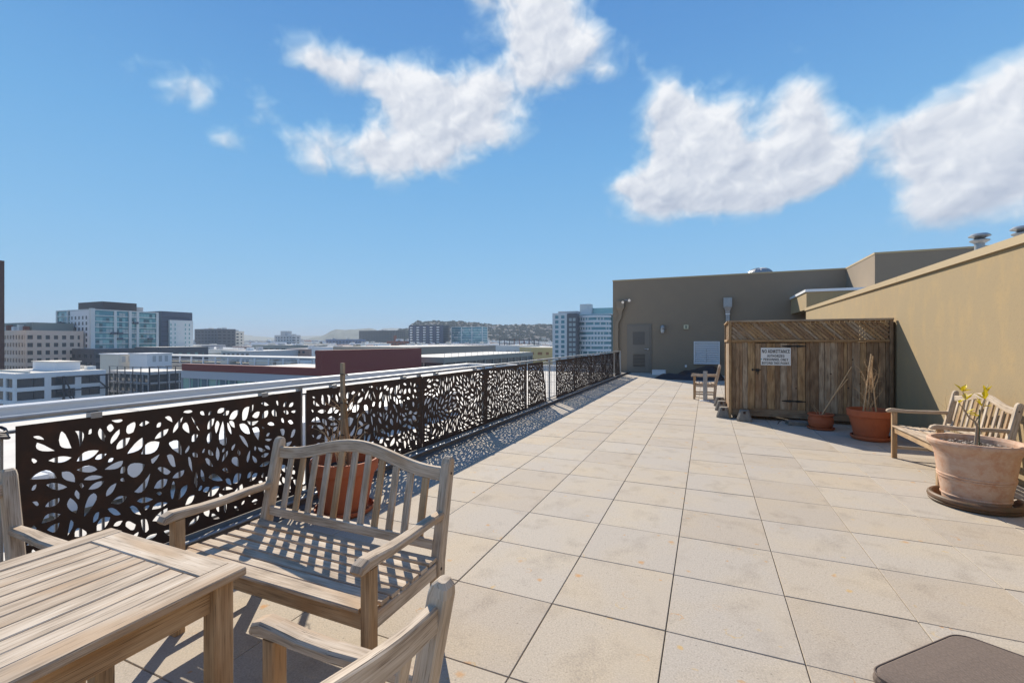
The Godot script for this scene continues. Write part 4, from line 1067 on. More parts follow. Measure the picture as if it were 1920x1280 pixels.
# ---------------------------------------------------------------- wooden enclosure
func build_shed() -> void:
	var s := thing("wooden_enclosure", "weathered board fence enclosure with a lattice top and gate against the tan wall", "enclosure", Vector3(0.43, 0, -9.67))
	var z := Vector3(0, 0, 1)
	var edges := [0.004, 0.079, 0.145, 0.193, 0.278, 0.400]
	var gate_edges := [0.406, 0.516, 0.599, 0.732, 0.817, 0.929, 1.003, 1.091, 1.213]
	var rest := [1.218, 1.285, 1.422, 1.506, 1.594, 1.706, 1.792, 1.843, 1.911, 2.028, 2.119, 2.210, 2.291, 2.388, 2.435]
	for e in [edges, rest]:
		for i in e.size() - 1:
			var w: float = e[i + 1] - e[i] - 0.004; var x: float = (e[i] + e[i + 1]) / 2
			bar("board", [Vector3(x, 0.2, rng.randf_range(-0.004, 0.004)), Vector3(x + rng.randf_range(-0.002, 0.002), 1.468, rng.randf_range(-0.004, 0.004))], z, w, 0.018, 0.003, M.firs[rng.randi() % 5], s)
	var g := Node3D.new()
	g.name = "gate"
	s.add_child(g)
	for i in gate_edges.size() - 1:
		var w: float = gate_edges[i + 1] - gate_edges[i] - 0.004; var x: float = (gate_edges[i] + gate_edges[i + 1]) / 2
		bar("gate_board", [Vector3(x, 0.222 + rng.randf_range(-0.006, 0.006), 0.0), Vector3(x, 1.448, 0.001)], z, w, 0.018, 0.003, M.firs[(i + 1) % 5], g)
	for y in [1.392, 0.382]:
		var h := MB.new()
		for side in [-1.0, 1.0]:
			var p := [Vector3(1.03, y, 0.014), Vector3(1.03 + side * 0.06, y + 0.024, 0.014), Vector3(1.03 + side * 0.19, y + 0.008, 0.014), Vector3(1.03 + side * 0.19, y - 0.008, 0.014), Vector3(1.03 + side * 0.06, y - 0.024, 0.014)]
			for i in 5:
				var a: Vector3 = p[0]; var b: Vector3 = p[i]; var c: Vector3 = p[(i + 1) % 5]
				if i == 0: continue
				if side > 0: h.tri(a, c, b)
				else: h.tri(a, b, c)
		h.box(Vector3(0.97, y - 0.014, 0.0095), Vector3(1.09, y + 0.014, 0.0135))
		part("strap_hinge", h.mesh(), M.black, g)
	var la := MB.new()
	la.sweep([Vector3(0.345, 0.945, 0.02), Vector3(0.50, 0.945, 0.02)], Vector3.UP, 0.014, 0.016, 0.003)
	la.box(Vector3(0.415, 0.905, 0.0105), Vector3(0.475, 0.965, 0.018))
	la.tube([Vector3(0.36, 0.925, 0.03), Vector3(0.36, 0.965, 0.03)], 0.01, 0.01, 8)
	la.tube([Vector3(0.45, 0.90, 0.028), Vector3(0.45, 0.86, 0.03)], 0.012, 0.006, 8)
	part("latch", la.mesh(), M.black, g)
	# frame
	bar("corner_post", [Vector3(-0.022, 0.0, 0.012), Vector3(-0.022, 1.845, 0.012)], z, 0.046, 0.07, 0.004, M.firs[3], s)
	bar("corner_post", [Vector3(2.46, 0.0, 0.012), Vector3(2.46, 1.845, 0.012)], z, 0.05, 0.07, 0.004, M.firs[4], s)
	bar("top_rail", [Vector3(-0.05, 1.864, 0.005), Vector3(2.49, 1.864, 0.005)], Vector3.UP, 0.1, 0.034, 0.004, M.firs[0], s)
	bar("middle_rail", [Vector3(0.003, 1.492, 0.014), Vector3(2.434, 1.492, 0.014)], Vector3.UP, 0.05, 0.044, 0.004, M.firs[3], s)
	bar("base_board", [Vector3(0.003, 0.15, -0.028), Vector3(2.434, 0.15, -0.028)], Vector3.UP, 0.03, 0.165, 0.004, M.firs[2], s)
	for k in 40:   # two crossing layers of lattice slats
		var c := -0.38 + k * 0.073
		var a := Vector2(c, 1.846); var b := Vector2(c + 0.34, 1.506)
		if a.x < 0.01: a = Vector2(0.01, 1.846 - (0.01 - c))
		if b.x > 2.43: b = Vector2(2.43, 1.846 - (2.43 - c))
		if a.x < b.x - 0.03:
			bar("lattice_slat", [Vector3(a.x, a.y, 0.012), Vector3(b.x, b.y, 0.012)], z, 0.04, 0.008, 0.001, M.firs[[0, 1, 3][rng.randi() % 3]], s)
			bar("lattice_slat", [Vector3(2.44 - a.x, a.y, 0.002), Vector3(2.44 - b.x, b.y, 0.002)], z, 0.034, 0.008, 0.001, M.firs[rng.randi() % 5], s)
	# left side and back
	var xs := Vector3(1, 0, 0)
	for i in 12:
		var zz := -0.1 - i * 0.13
		bar("side_board", [Vector3(-0.03, 0.235, zz), Vector3(-0.03, 1.468, zz)], xs, 0.126, 0.018, 0.003, M.firs[rng.randi() % 5], s)
	for k in 20:
		var zz := -0.10 - k * 0.08
		var l := minf(0.34, 1.62 + zz)
		if l > 0.04: bar("lattice_slat", [Vector3(-0.028, 1.846, zz), Vector3(-0.028, 1.846 - l, zz - l)], xs, 0.034, 0.008, 0.001, M.firs[rng.randi() % 5], s)
	bar("top_rail", [Vector3(-0.03, 1.863, -0.047), Vector3(-0.03, 1.863, -1.68)], Vector3.UP, 0.09, 0.032, 0.004, M.firs[3], s)
	bar("middle_rail", [Vector3(-0.045, 1.492, -0.03), Vector3(-0.045, 1.492, -1.66)], Vector3.UP, 0.05, 0.044, 0.004, M.firs[3], s)
	bar("base_board", [Vector3(-0.02, 0.15, -0.03), Vector3(-0.02, 0.15, -1.66)], Vector3.UP, 0.03, 0.16, 0.004, M.firs[1], s)
	bar("corner_post", [Vector3(-0.03, 0.0, -1.7), Vector3(-0.03, 1.845, -1.7)], z, 0.06, 0.07, 0.004, M.firs[1], s)
	for i in 18:
		bar("rear_board", [Vector3(0.07 + i * 0.135, 0.012, -1.72), Vector3(0.07 + i * 0.135, 1.84, -1.72)], z, 0.13, 0.018, 0.003, M.firs[rng.randi() % 5], s)
	pbox("added_lid", Vector3(0.012, 1.80, -1.69), Vector3(2.526, 1.818, -0.03), M.firs[4], s)  # unseen lid added to keep sun out of the enclosure
	var knot_holes := MB.new()
	for q in [[1.60, 0.90], [1.86, 0.66], [2.03, 0.74], [1.92, 1.16], [2.22, 1.0], [1.07, 0.62]]:
		knot_holes.tube([Vector3(q[0], q[1], 0.0095), Vector3(q[0], q[1], 0.0115)], 0.014, 0.013, 10)
	part("dark_knot_hole", knot_holes.mesh(), mat(Color8(66, 46, 34), 0.8), s)  # dark discs in place of the shade inside knot holes
	# sign
	var n := thing("notice_sign", "white NO ADMITTANCE notice sign on the enclosure gate", "sign", Vector3(1.173, 1.199, -9.655))
	var pl := MB.new(); pl.box(Vector3(-0.243, -0.162, 0.0), Vector3(0.243, 0.162, 0.004))
	part("sign_plate", pl.mesh(), M.sign, n)
	var lines := [["NO ADMITTANCE", 0.098, 0.45, 0.066], ["AUTHORIZED", 0.012, 0.28, 0.046], ["PERSONNEL ONLY", -0.055, 0.40, 0.046], ["BEYOND THIS POINT.", -0.122, 0.45, 0.044]]
	var font := SystemFont.new()
	font.font_names = PackedStringArray(["Droid Sans"])
	font.font_weight = 700
	for l in lines:
		var t := TextMesh.new()
		t.text = l[0]
		t.font = font
		t.font_size = 48
		t.pixel_size = 0.001
		t.depth = 0.002
		var o := part("lettering", t, M.ink, n)
		var bb := t.get_aabb()
		var sx: float = l[2] / bb.size.x; var sy: float = l[3] / bb.size.y
		o.scale = Vector3(sx, sy, 1.0)
		var mid := bb.get_center()
		o.position = Vector3(-mid.x * sx, l[1] - mid.y * sy, 0.0055)
	var blot := MB.new(); blot.tube([Vector3(-0.232, -0.05, 0.004), Vector3(-0.232, -0.05, 0.0048)], 0.012, 0.012, 10)
	part("sticker", blot.mesh(), mat(Color8(90, 170, 170), 0.5), n)
	# concrete piers under the enclosure
	var piers := [[Vector3(0.64, 0, -9.47), "concrete pier block under the enclosure's front beside its gate"], [Vector3(0.30, 0, -9.76), "concrete pier block at the enclosure's front left corner post"], [Vector3(0.29, 0, -10.75), "middle concrete pier block along the enclosure's left side"], [Vector3(0.27, 0, -11.45), "concrete pier block at the enclosure's rear beside the chair"]]
	for q in piers:
		var p := thing("pier_block", q[1], "pier block", q[0], rng.randf_range(-0.1, 0.1), "concrete pier blocks round the enclosure")
		var m := MB.new()
		m.sweep([Vector3(0, 0, 0), Vector3(0, 0.035, 0), Vector3(0, 0.19, 0), Vector3(0, 0.2, 0)], z, 0.25, 0.25, 0.03, 0, 0, [Vector2(1, 1), Vector2(1, 1), Vector2(0.64, 0.64), Vector2(0.6, 0.6)])
		part("block", m.mesh(), M.concrete, p)
		pbox("dark_strap_slot", Vector3(-0.02, 0.14, 0.07), Vector3(0.02, 0.185, 0.1), M.rusty, p)  # dark block in place of the shaded slot round the strap end
	var st := thing("floor_box", "flat grey metal box on the floor below the enclosure gate", "box", Vector3(1.47, 0, -9.36), 0.1)
	bar("body", [Vector3(-0.16, 0.035, 0), Vector3(0.16, 0.035, 0)], Vector3.UP, 0.22, 0.07, 0.008, M.concrete, st)
	var wire := MB.new(); wire.tube([Vector3(-0.16, 0.05, 0.02), Vector3(-0.24, 0.09, 0.03), Vector3(-0.3, 0.05, 0.06), Vector3(-0.33, 0.012, 0.1)], 0.006, 0.006, 6)
	part("wire", wire.mesh(), M.black, st)

# ---------------------------------------------------------------- benches, table, chair
func bench(called: String, label: String, category: String, at: Vector3, turn: float, W: float, slats: int, group := "") -> Node3D:
	var t := thing(called, label, category, at, turn, group)
	var hx := W / 2 - 0.03
	var X := Vector3(1, 0, 0); var Z := Vector3(0, 0, 1); var U := Vector3.UP
	var rake := func(y: float) -> float: return -0.262 - maxf(0.0, y - 0.38) * 0.205
	for s in [-1.0, 1.0]:
		bar("rear_leg", [Vector3(s * hx, 0, -0.235), Vector3(s * hx, 0.2, -0.25), Vector3(s * hx, 0.38, -0.262), Vector3(s * hx, 0.6, rake.call(0.6)), Vector3(s * hx, 0.845, rake.call(0.845)), Vector3(s * hx, 0.868, rake.call(0.868)), Vector3(s * hx, 0.88, rake.call(0.88))], Z, 0.054, 0.058, 0.006, M.teak, t,
			[Vector2.ONE, Vector2.ONE, Vector2(1, 1.08), Vector2.ONE, Vector2(1, 0.95), Vector2(0.92, 0.78), Vector2(0.72, 0.4)])
		bar("front_leg", [Vector3(s * hx, 0, 0.24), Vector3(s * hx, 0.578, 0.24)], Z, 0.05, 0.052, 0.005, M.teak_warm, t)
		bar("arm", [Vector3(s * hx, 0.603, -0.285), Vector3(s * hx, 0.603, -0.14), Vector3(s * hx, 0.597, 0.0), Vector3(s * hx, 0.597, 0.12), Vector3(s * hx, 0.603, 0.22), Vector3(s * hx, 0.604, 0.272), Vector3(s * hx, 0.596, 0.302), Vector3(s * hx, 0.585, 0.316)], U, 0.062, 0.042, 0.008, M.teak_grey, t,
			[Vector2(0.8, 0.9), Vector2(0.9, 0.9), Vector2(1, 0.85), Vector2(1, 0.9), Vector2(1, 1.05), Vector2(1, 1.15), Vector2(0.98, 1.0), Vector2(0.9, 0.6)])
		bar("side_rail", [Vector3(s * hx, 0.352, -0.225), Vector3(s * hx, 0.352, 0.214)], U, 0.03, 0.068, 0.004, M.teak, t)
		bar("stretcher", [Vector3(s * hx, 0.135, -0.217), Vector3(s * hx, 0.135, 0.214)], U, 0.026, 0.036, 0.004, M.teak, t)
		var dark_bolt_hole := MB.new()
		dark_bolt_hole.tube([Vector3(s * (hx + 0.0265), 0.352, -0.25), Vector3(s * (hx + 0.0285), 0.352, -0.25)], 0.008, 0.008, 8)
		dark_bolt_hole.tube([Vector3(s * (hx + 0.0265), 0.80, -0.345), Vector3(s * (hx + 0.0285), 0.80, -0.345)], 0.007, 0.007, 8)
		part("dark_bolt_hole", dark_bolt_hole.mesh(), M.rusty, t)  # dark discs standing in for the shade in recessed bolt holes
	var ex := hx - 0.026
	var rise := 0.088 if W > 1.0 else 0.05
	var top := func(x: float) -> float: return 0.790 + rise * pow(0.5 + 0.5 * cos(PI * clampf(x / ex, -1, 1)), 1.15)
	var pts := []; var n := 24
	for i in n + 1:
		var x := -ex + 2 * ex * i / n
		pts.append(Vector3(x, top.call(x), rake.call(top.call(x)) - 0.002))
	bar("crest_rail", pts, U, 0.03, 0.068, 0.005, M.teak, t)
	bar("lower_back_rail", [Vector3(-ex, 0.452, rake.call(0.452)), Vector3(ex, 0.452, rake.call(0.452))], U, 0.028, 0.052, 0.004, M.teak, t)
	for i in slats:
		var x := (i + 1.0) / (slats + 1.0) * 2 * ex - ex
		var y1: float = top.call(x) - 0.033
		bar("back_slat", [Vector3(x, 0.477, rake.call(0.477)), Vector3(x, y1, rake.call(y1))], Z, 0.042, 0.014, 0.003, [M.teak, M.teak_warm, M.teak_grey][i % 3], t)
	var zs := [[0.232, 0.078, 0.409], [0.158, 0.054, 0.404], [0.087, 0.054, 0.398], [0.016, 0.054, 0.394], [-0.055, 0.054, 0.393], [-0.126, 0.054, 0.396], [-0.199, 0.066, 0.404]]
	for i in zs.size():
		var q: Array = zs[i]
		var hl := ex - 0.004 if i == 0 else hx + 0.012
		bar("seat_slat", [Vector3(-hl, q[2], q[0]), Vector3(0, q[2] + rng.randf_range(-0.002, 0.002), q[0]), Vector3(hl, q[2], q[0])], U, q[1], 0.018, 0.004, [M.teak_grey, M.teak][i % 2], t)
	bar("front_apron", [Vector3(-ex, 0.358, 0.235), Vector3(ex, 0.358, 0.235)], U, 0.026, 0.072, 0.004, M.teak_warm, t)
	bar("rear_apron", [Vector3(-ex, 0.352, -0.25), Vector3(ex, 0.352, -0.25)], U, 0.026, 0.066, 0.004, M.teak, t)
	return t

func build_furniture() -> void:
	var g := "weathered teak benches"
	bench("garden_bench", "weathered teak bench facing the end of the slatted table, its back to the leaf panels", "bench", Vector3(-1.855, 0, -1.67), 0.0, 1.29, 11, g)
	bench("garden_bench", "weathered teak bench in the foreground, seen from behind its back rail", "bench", Vector3(-0.975, 0, -0.365), -PI / 2, 1.29, 11, g)
	bench("garden_bench", "weathered teak bench at the far side of the table, only a post and arm showing", "bench", Vector3(-2.665, 0, -0.395), PI / 2, 1.29, 11, g)
	bench("garden_bench", "silvery teak bench standing against the tan wall behind the big pot", "bench", Vector3(2.43, 0, -6.6), -PI / 2, 1.29, 11, g)
	bench("armchair", "small teak armchair beside the enclosure near the white louvre", "chair", Vector3(-0.06, 0, -12.78), -PI / 2, 0.6, 4)
	# table
	var t := thing("slatted_table", "weathered teak slatted table in the foreground", "table", Vector3(-1.785, 0, -0.28))
	var U := Vector3.UP; var Z := Vector3(0, 0, 1)
	var hx := 0.395; var hz := 0.735
	for s in [-1.0, 1.0]:
		bar("side_border", [Vector3(s * (hx - 0.041), 0.727, -hz), Vector3(s * (hx - 0.041), 0.727, hz)], U, 0.082, 0.026, 0.004, M.teak_grey, t)
		bar("end_border", [Vector3(-hx + 0.0835, 0.7265, s * (hz - 0.05)), Vector3(hx - 0.0835, 0.7265, s * (hz - 0.05))], U, 0.1, 0.026, 0.004, M.teak, t)
		bar("side_apron", [Vector3(s * (hx - 0.062), 0.667, -hz + 0.085), Vector3(s * (hx - 0.062), 0.667, hz - 0.085)], U, 0.024, 0.09, 0.003, M.teak_warm, t)
		bar("end_apron", [Vector3(-hx + 0.083, 0.667, s * (hz - 0.062)), Vector3(hx - 0.083, 0.667, s * (hz - 0.062))], U, 0.024, 0.09, 0.003, M.teak_warm, t)
		for q in [-1.0, 1.0]:
			bar("leg", [Vector3(s * (hx - 0.055), 0, q * (hz - 0.055)), Vector3(s * (hx - 0.055), 0.713, q * (hz - 0.055))], Z, 0.062, 0.062, 0.005, M.teak_warm, t)
	var n := 9
	var w := (hx * 2 - 0.168) / n
	for i in n:
		var x := -hx + 0.084 + w * (i + 0.5)
		bar("slat", [Vector3(x, 0.7255 + rng.randf_range(-0.0015, 0.001), -hz + 0.104), Vector3(x, 0.7255, hz - 0.104)], U, w - 0.0045, 0.024, 0.0025, [M.teak_grey, M.teak, M.teak][rng.randi() % 3], t)
	# floor cushion
	var c := thing("seat_cushion", "grey brown woven seat cushion in the bottom right corner", "cushion", Vector3(1.15, 0, -2.42))
	var corners := [Vector2(-0.03, -0.47), Vector2(-0.52, 0.02), Vector2(-0.05, 0.48), Vector2(0.52, -0.18)]
	var outline := []
	for i in 4:
		var p: Vector2 = corners[i]; var a: Vector2 = (corners[(i + 3) % 4] - p).normalized(); var b: Vector2 = (corners[(i + 1) % 4] - p).normalized()
		for k in 7:
			var f := k / 6.0; var r := 0.075
			outline.append((p + a * r) * (1 - f) * (1 - f) + p * 2 * f * (1 - f) + (p + b * r) * f * f)
	var prof := [[0.93, 0.0], [0.985, 0.008], [1.0, 0.026], [1.0, 0.04], [0.985, 0.058], [0.95, 0.066], [0.6, 0.074], [0.0, 0.077]]
	var m := MB.new()
	var N := outline.size()
	for j in prof.size() - 1:
		for i in N:
			var p0: Vector2 = outline[i]; var p1: Vector2 = outline[(i + 1) % N]
			var f := func(p: Vector2, q: Array) -> Vector3: return Vector3(p.x * q[0], q[1], p.y * q[0])
			m.quad(f.call(p0, prof[j]), f.call(p1, prof[j]), f.call(p1, prof[j + 1]), f.call(p0, prof[j + 1]))
	part("cover", m.mesh(), M.weave, c)
	var pip := MB.new(); var pp := []
	for i in N + 1: pp.append(Vector3(outline[i % N].x * 0.985, 0.06, outline[i % N].y * 0.985))
	pip.tube(pp, 0.0045, 0.0045, 6)
	part("piping", pip.mesh(), M.weave, c)
	# post beside the armchair
	var b := thing("floor_post", "pale grey metal post on a base plate in front of the small armchair", "post", Vector3(-0.04, 0, -12.2))
	bar("post", [Vector3(0, 0.01, 0), Vector3(0, 0.74, 0)], Z, 0.1, 0.06, 0.008, M.galv, b)
	pbox("base_plate", Vector3(-0.13, 0, -0.08), Vector3(0.09, 0.012, 0.08), M.white_metal, b)

# ---------------------------------------------------------------- pots and plants
func twigs(seedv: int, base: Vector3, count: int, length: float, spread: float, r0: float, droop := 0.0) -> ArrayMesh:
	var r := RandomNumberGenerator.new(); r.seed = seedv
	var m := MB.new()
	for k in count:
		var a := r.randf() * TAU; var l := length * r.randf_range(0.5, 1.0)
		var d := Vector3(cos(a) * spread * r.randf(), 1.0, sin(a) * spread * r.randf()).normalized()
		var p := base + Vector3(r.randf_range(-0.05, 0.05), 0, r.randf_range(-0.05, 0.05))
		var pts := [p]
		for i in 5:
			d = (d + Vector3(r.randf_range(-0.3, 0.3), -droop + r.randf_range(-0.1, 0.1), r.randf_range(-0.3, 0.3))).normalized()
			p += d * l / 5
			pts.append(p)
			if i > 0:
				for q in 2:
					var e := (d * 0.6 + Vector3(r.randf_range(-1, 1), r.randf_range(-0.3, 0.7), r.randf_range(-1, 1))).normalized()
					var s := l * r.randf_range(0.08, 0.24)
					m.tube([p, p + e * s * 0.5, p + e * s + Vector3(0, -0.01, 0)], r0 * 0.35, r0 * 0.15, 4)
		m.tube(pts, r0, r0 * 0.3, 5)
	return m.mesh()

func pot(label: String, at: Vector3, profile: Array, material: Material, inner: float, soil_y: float) -> Node3D:
	var t := thing("plant_pot", label, "plant pot", at)
	var m := MB.new(); m.lathe(profile, 56, 0.002)
	part("body", m.mesh(), material, t)
	var s := MB.new()
	var n := FastNoiseLite.new(); n.frequency = 12.0
	for i in 8:
		for j in 28:
			var f := func(a: int, b: int) -> Vector3:
				var r := inner * a / 8.0; var th := TAU * b / 28.0
				var x := cos(th) * r; var z := -sin(th) * r
				return Vector3(x, soil_y + n.get_noise_2d(x, z) * 0.012, z)
			s.quad(f.call(i, j), f.call(i + 1, j), f.call(i + 1, j + 1), f.call(i, j + 1))
	part("soil", s.mesh(), M.soil, t)
	return t

func saucer(label: String, at: Vector3, r: float, h: float, material: Material) -> void:
	var t := thing("pot_saucer", label, "saucer", at)
	var m := MB.new()
	m.lathe([Vector2(0, 0.002), Vector2(r * 0.88, 0.002), Vector2(r * 0.95, h * 0.25), Vector2(r * 0.96, h * 0.4), Vector2(r, h * 0.55), Vector2(r, h), Vector2(r * 0.95, h), Vector2(r * 0.9, h * 0.45), Vector2(r * 0.86, 0.014), Vector2(0, 0.014)], 56, 0.002)
	part("dish", m.mesh(), material, t)

func build_pots() -> void:
	# pot behind the near bench
	saucer("terracotta saucer under the pot behind the foreground bench", Vector3(-2.915, 0, -3.05), 0.25, 0.05, M.clay)
	var f := func(R: float, B: float, H: float, y0: float) -> Array:
		return [Vector2(0, y0), Vector2(B, y0), Vector2(B + (R * 0.9 - B) * 0.5, y0 + (H - y0) * 0.42), Vector2(R * 0.9, H * 0.76), Vector2(R * 0.97, H * 0.775), Vector2(R * 0.985, H * 0.8), Vector2(R, H * 0.97), Vector2(R * 0.985, H), Vector2(R * 0.93, H), Vector2(R * 0.91, H * 0.97), Vector2(R * 0.86, H * 0.72), Vector2(R * 0.8, H * 0.6)]
	pot("orange terracotta pot of dead stems behind the foreground bench", Vector3(-2.915, 0, -3.05), f.call(0.285, 0.19, 0.46, 0.018), M.clay, 0.245, 0.37)
	var p := thing("staked_plant", "dead twiggy plant tied to tall wooden stakes behind the foreground bench", "plant", Vector3(-2.92, 0.36, -3.06))
	bar("stake", [Vector3(-0.02, -0.05, 0), Vector3(-0.03, 0.93, 0.0)], Vector3(0, 0, 1), 0.034, 0.03, 0.002, M.fir, p)
	bar("stake", [Vector3(0.06, -0.05, 0.01), Vector3(0.012, 0.62, 0.02)], Vector3(0, 0, 1), 0.03, 0.022, 0.002, M.firs[3], p)
	bar("stake", [Vector3(0.09, -0.05, 0.02), Vector3(0.02, 0.45, 0.03)], Vector3(0, 0, 1), 0.024, 0.02, 0.002, M.firs[1], p)
	part("stems", twigs(3, Vector3(0, 0.0, 0), 16, 0.55, 0.55, 0.005), M.twig, p)
	part("upper_stems", twigs(9, Vector3(-0.02, 0.5, 0), 5, 0.28, 0.9, 0.0035), M.twig, p)
	for y in [0.83, 0.58, 0.3]:
		var tie := MB.new(); tie.tube([Vector3(-0.055, y, 0.02), Vector3(0.0, y + 0.004, 0.035), Vector3(0.05, y, 0.02), Vector3(0.0, y, -0.02), Vector3(-0.055, y, 0.02)], 0.004, 0.004, 5)
		part("tie", tie.mesh(), M.black, p)
	# small and middle pots by the enclosure
	saucer("brown saucer under the small round terracotta pot", Vector3(1.77, 0, -9.1), 0.2, 0.035, M.clay)
	pot("small round terracotta bowl pot below the enclosure boards", Vector3(1.77, 0, -9.1), [Vector2(0, 0.016), Vector2(0.14, 0.016), Vector2(0.165, 0.05), Vector2(0.183, 0.11), Vector2(0.182, 0.17), Vector2(0.17, 0.215), Vector2(0.172, 0.228), Vector2(0.19, 0.236), Vector2(0.193, 0.25), Vector2(0.185, 0.262), Vector2(0.165, 0.262), Vector2(0.155, 0.22), Vector2(0.15, 0.17)], M.clay, 0.152, 0.2)
	p = thing("bamboo_stakes", "thin bamboo stakes leaning to the right in the small round pot", "stakes", Vector3(1.77, 0.2, -9.1))
	for k in 2:
		var m := MB.new(); m.tube([Vector3(0.0 - k * 0.02, -0.02, 0.02 * k), Vector3(0.2, 0.4, 0.0), Vector3(0.44 - k * 0.05, 0.86 - k * 0.2, -0.04)], 0.011, 0.008, 7)
		part("stake", m.mesh(), M.twig, p)
	part("stems", twigs(5, Vector3(0, 0, 0), 7, 0.3, 0.7, 0.003), M.twig, p)
	saucer("wide brown saucer under the rimmed terracotta pot", Vector3(2.27, 0, -8.42), 0.25, 0.065, M.clay)
	pot("large rimmed terracotta pot between the enclosure and the wall bench", Vector3(2.27, 0, -8.42), f.call(0.298, 0.2, 0.455, 0.02), M.clay, 0.255, 0.37)
	p = thing("dried_plant", "dried straw-coloured plant with bamboo stakes in the rimmed pot", "plant", Vector3(2.25, 0.36, -8.42))
	for q in [[Vector3(-0.09, 0, 0.06), Vector3(0.03, 0.93, 0)], [Vector3(0.08, 0, 0.05), Vector3(0.02, 0.85, 0.01)], [Vector3(0.0, 0, -0.08), Vector3(0.05, 0.9, 0)]]:
		var m := MB.new(); m.tube([q[0], (q[0] + q[1]) / 2, q[1]], 0.011, 0.009, 7)
		part("stake", m.mesh(), M.twig, p)
	part("stems", twigs(15, Vector3(0.02, 0.35, 0), 9, 0.5, 0.5, 0.0055, -0.02), M.twig, p)
	part("low_stems", twigs(17, Vector3(0, 0.02, 0), 9, 0.5, 0.45, 0.0045), M.twig, p)
	# big pale pot with a sapling
	var bs := thing("pot_saucer", "big dark wet saucer under the pale terracotta pot", "saucer", Vector3(2.24, 0, -5.44))
	var bm := MB.new()
	bm.lathe([Vector2(0, 0.002), Vector2(0.3, 0.002), Vector2(0.318, 0.012), Vector2(0.322, 0.026), Vector2(0.316, 0.032), Vector2(0.324, 0.038), Vector2(0.328, 0.05), Vector2(0.323, 0.068), Vector2(0.31, 0.078), Vector2(0.292, 0.076), Vector2(0.28, 0.06), Vector2(0.272, 0.03), Vector2(0.26, 0.014), Vector2(0, 0.014)], 64, 0.003)
	part("dish", bm.mesh(), M.clay_wet, bs)
	var H := 0.585
	pot("big pale terracotta pot with ribbed bands in front of the wall bench", Vector3(2.24, 0, -5.44), [Vector2(0, 0.016), Vector2(0.215, 0.016), Vector2(0.222, 0.03), Vector2(0.228, 0.075), Vector2(0.236, 0.08), Vector2(0.237, 0.09), Vector2(0.232, 0.096), Vector2(0.252, 0.235), Vector2(0.259, 0.241), Vector2(0.26, 0.25), Vector2(0.255, 0.256), Vector2(0.262, 0.262), Vector2(0.263, 0.272), Vector2(0.257, 0.278), Vector2(0.278, 0.44), Vector2(0.286, 0.475), Vector2(0.297, 0.5), Vector2(0.318, 0.53), Vector2(0.329, 0.55), Vector2(0.331, H - 0.012), Vector2(0.322, H), Vector2(0.298, H), Vector2(0.282, H - 0.025), Vector2(0.265, H - 0.13)], M.clay_pale, 0.268, H - 0.06)
	p = thing("sapling", "bare sapling with a few yellow green leaves in the big pale pot", "plant", Vector3(2.24, H - 0.06, -5.44), deg_to_rad(23.37))
	var limbs := [[Vector3(0, -0.01, 0), Vector3(0.012, 0.1, 0), Vector3(0.008, 0.18, 0.01), Vector3(-0.006, 0.23, 0)], [Vector3(-0.006, 0.23, 0), Vector3(-0.07, 0.27, 0.01), Vector3(-0.105, 0.33, 0.0), Vector3(-0.1, 0.44, 0.01), Vector3(-0.115, 0.5, 0)], [Vector3(-0.006, 0.22, 0), Vector3(0.05, 0.27, -0.02), Vector3(0.09, 0.36, -0.03), Vector3(0.12, 0.44, -0.03), Vector3(0.125, 0.5, -0.02)], [Vector3(0.03, 0.25, -0.01), Vector3(0.045, 0.36, 0.02), Vector3(0.06, 0.43, 0.03)], [Vector3(-0.07, 0.27, 0.01), Vector3(-0.13, 0.33, 0.04), Vector3(-0.19, 0.4, 0.04)]]
	for i in limbs.size():
		var m := MB.new(); m.tube(limbs[i], 0.014 if i == 0 else 0.0065, 0.009 if i == 0 else 0.003, 7)
		part("trunk" if i == 0 else "branch", m.mesh(), M.bark, p)
	var gs := MB.new(); gs.tube([Vector3(0.025, -0.02, 0.01), Vector3(0.028, 0.34, 0.01)], 0.0045, 0.0045, 6)
	part("green_stake", gs.mesh(), mat(Color8(70, 92, 74), 0.7), p)
	var r := RandomNumberGenerator.new(); r.seed = 31
	var tips := [[Vector3(-0.115, 0.5, 0), 9], [Vector3(0.125, 0.48, -0.02), 4], [Vector3(0.06, 0.43, 0.03), 4], [Vector3(-0.19, 0.4, 0.04), 2], [Vector3(0.09, 0.36, -0.03), 4], [Vector3(-0.1, 0.42, 0.01), 3], [Vector3(0.05, 0.27, -0.02), 3], [Vector3(-0.09, 0.3, 0), 2]]
	for q in tips:
		for k in q[1]:
			var d := Vector3(r.randf_range(-1, 1), r.randf_range(0.1, 1.2), r.randf_range(-1, 1)).normalized(); var l := r.randf_range(0.055, 0.1)
			var s := d.cross(Vector3.UP).normalized() * l * 0.24; var u := s.cross(d).normalized() * l * 0.12
			var c: Vector3 = q[0]
			var m := MB.new()
			m.tri(c, c + d * l * 0.55 + s + u, c + d * l * 0.5); m.tri(c + d * l * 0.5, c + d * l * 0.55 + s + u, c + d * l)
			m.tri(c, c + d * l * 0.5, c + d * l * 0.55 - s + u); m.tri(c + d * l * 0.5, c + d * l, c + d * l * 0.55 - s + u)
			part("leaf", m.mesh(), M.leaf, p)
	var bud := MB.new(); bud.tube([Vector3(0.125, 0.5, -0.02), Vector3(0.13, 0.53, -0.02), Vector3(0.138, 0.565, -0.02)], 0.011, 0.002, 8)
	part("bud", bud.mesh(), mat(Color8(222, 210, 170), 0.6), p)
	var chips := MB.new(); chips.tinted = true
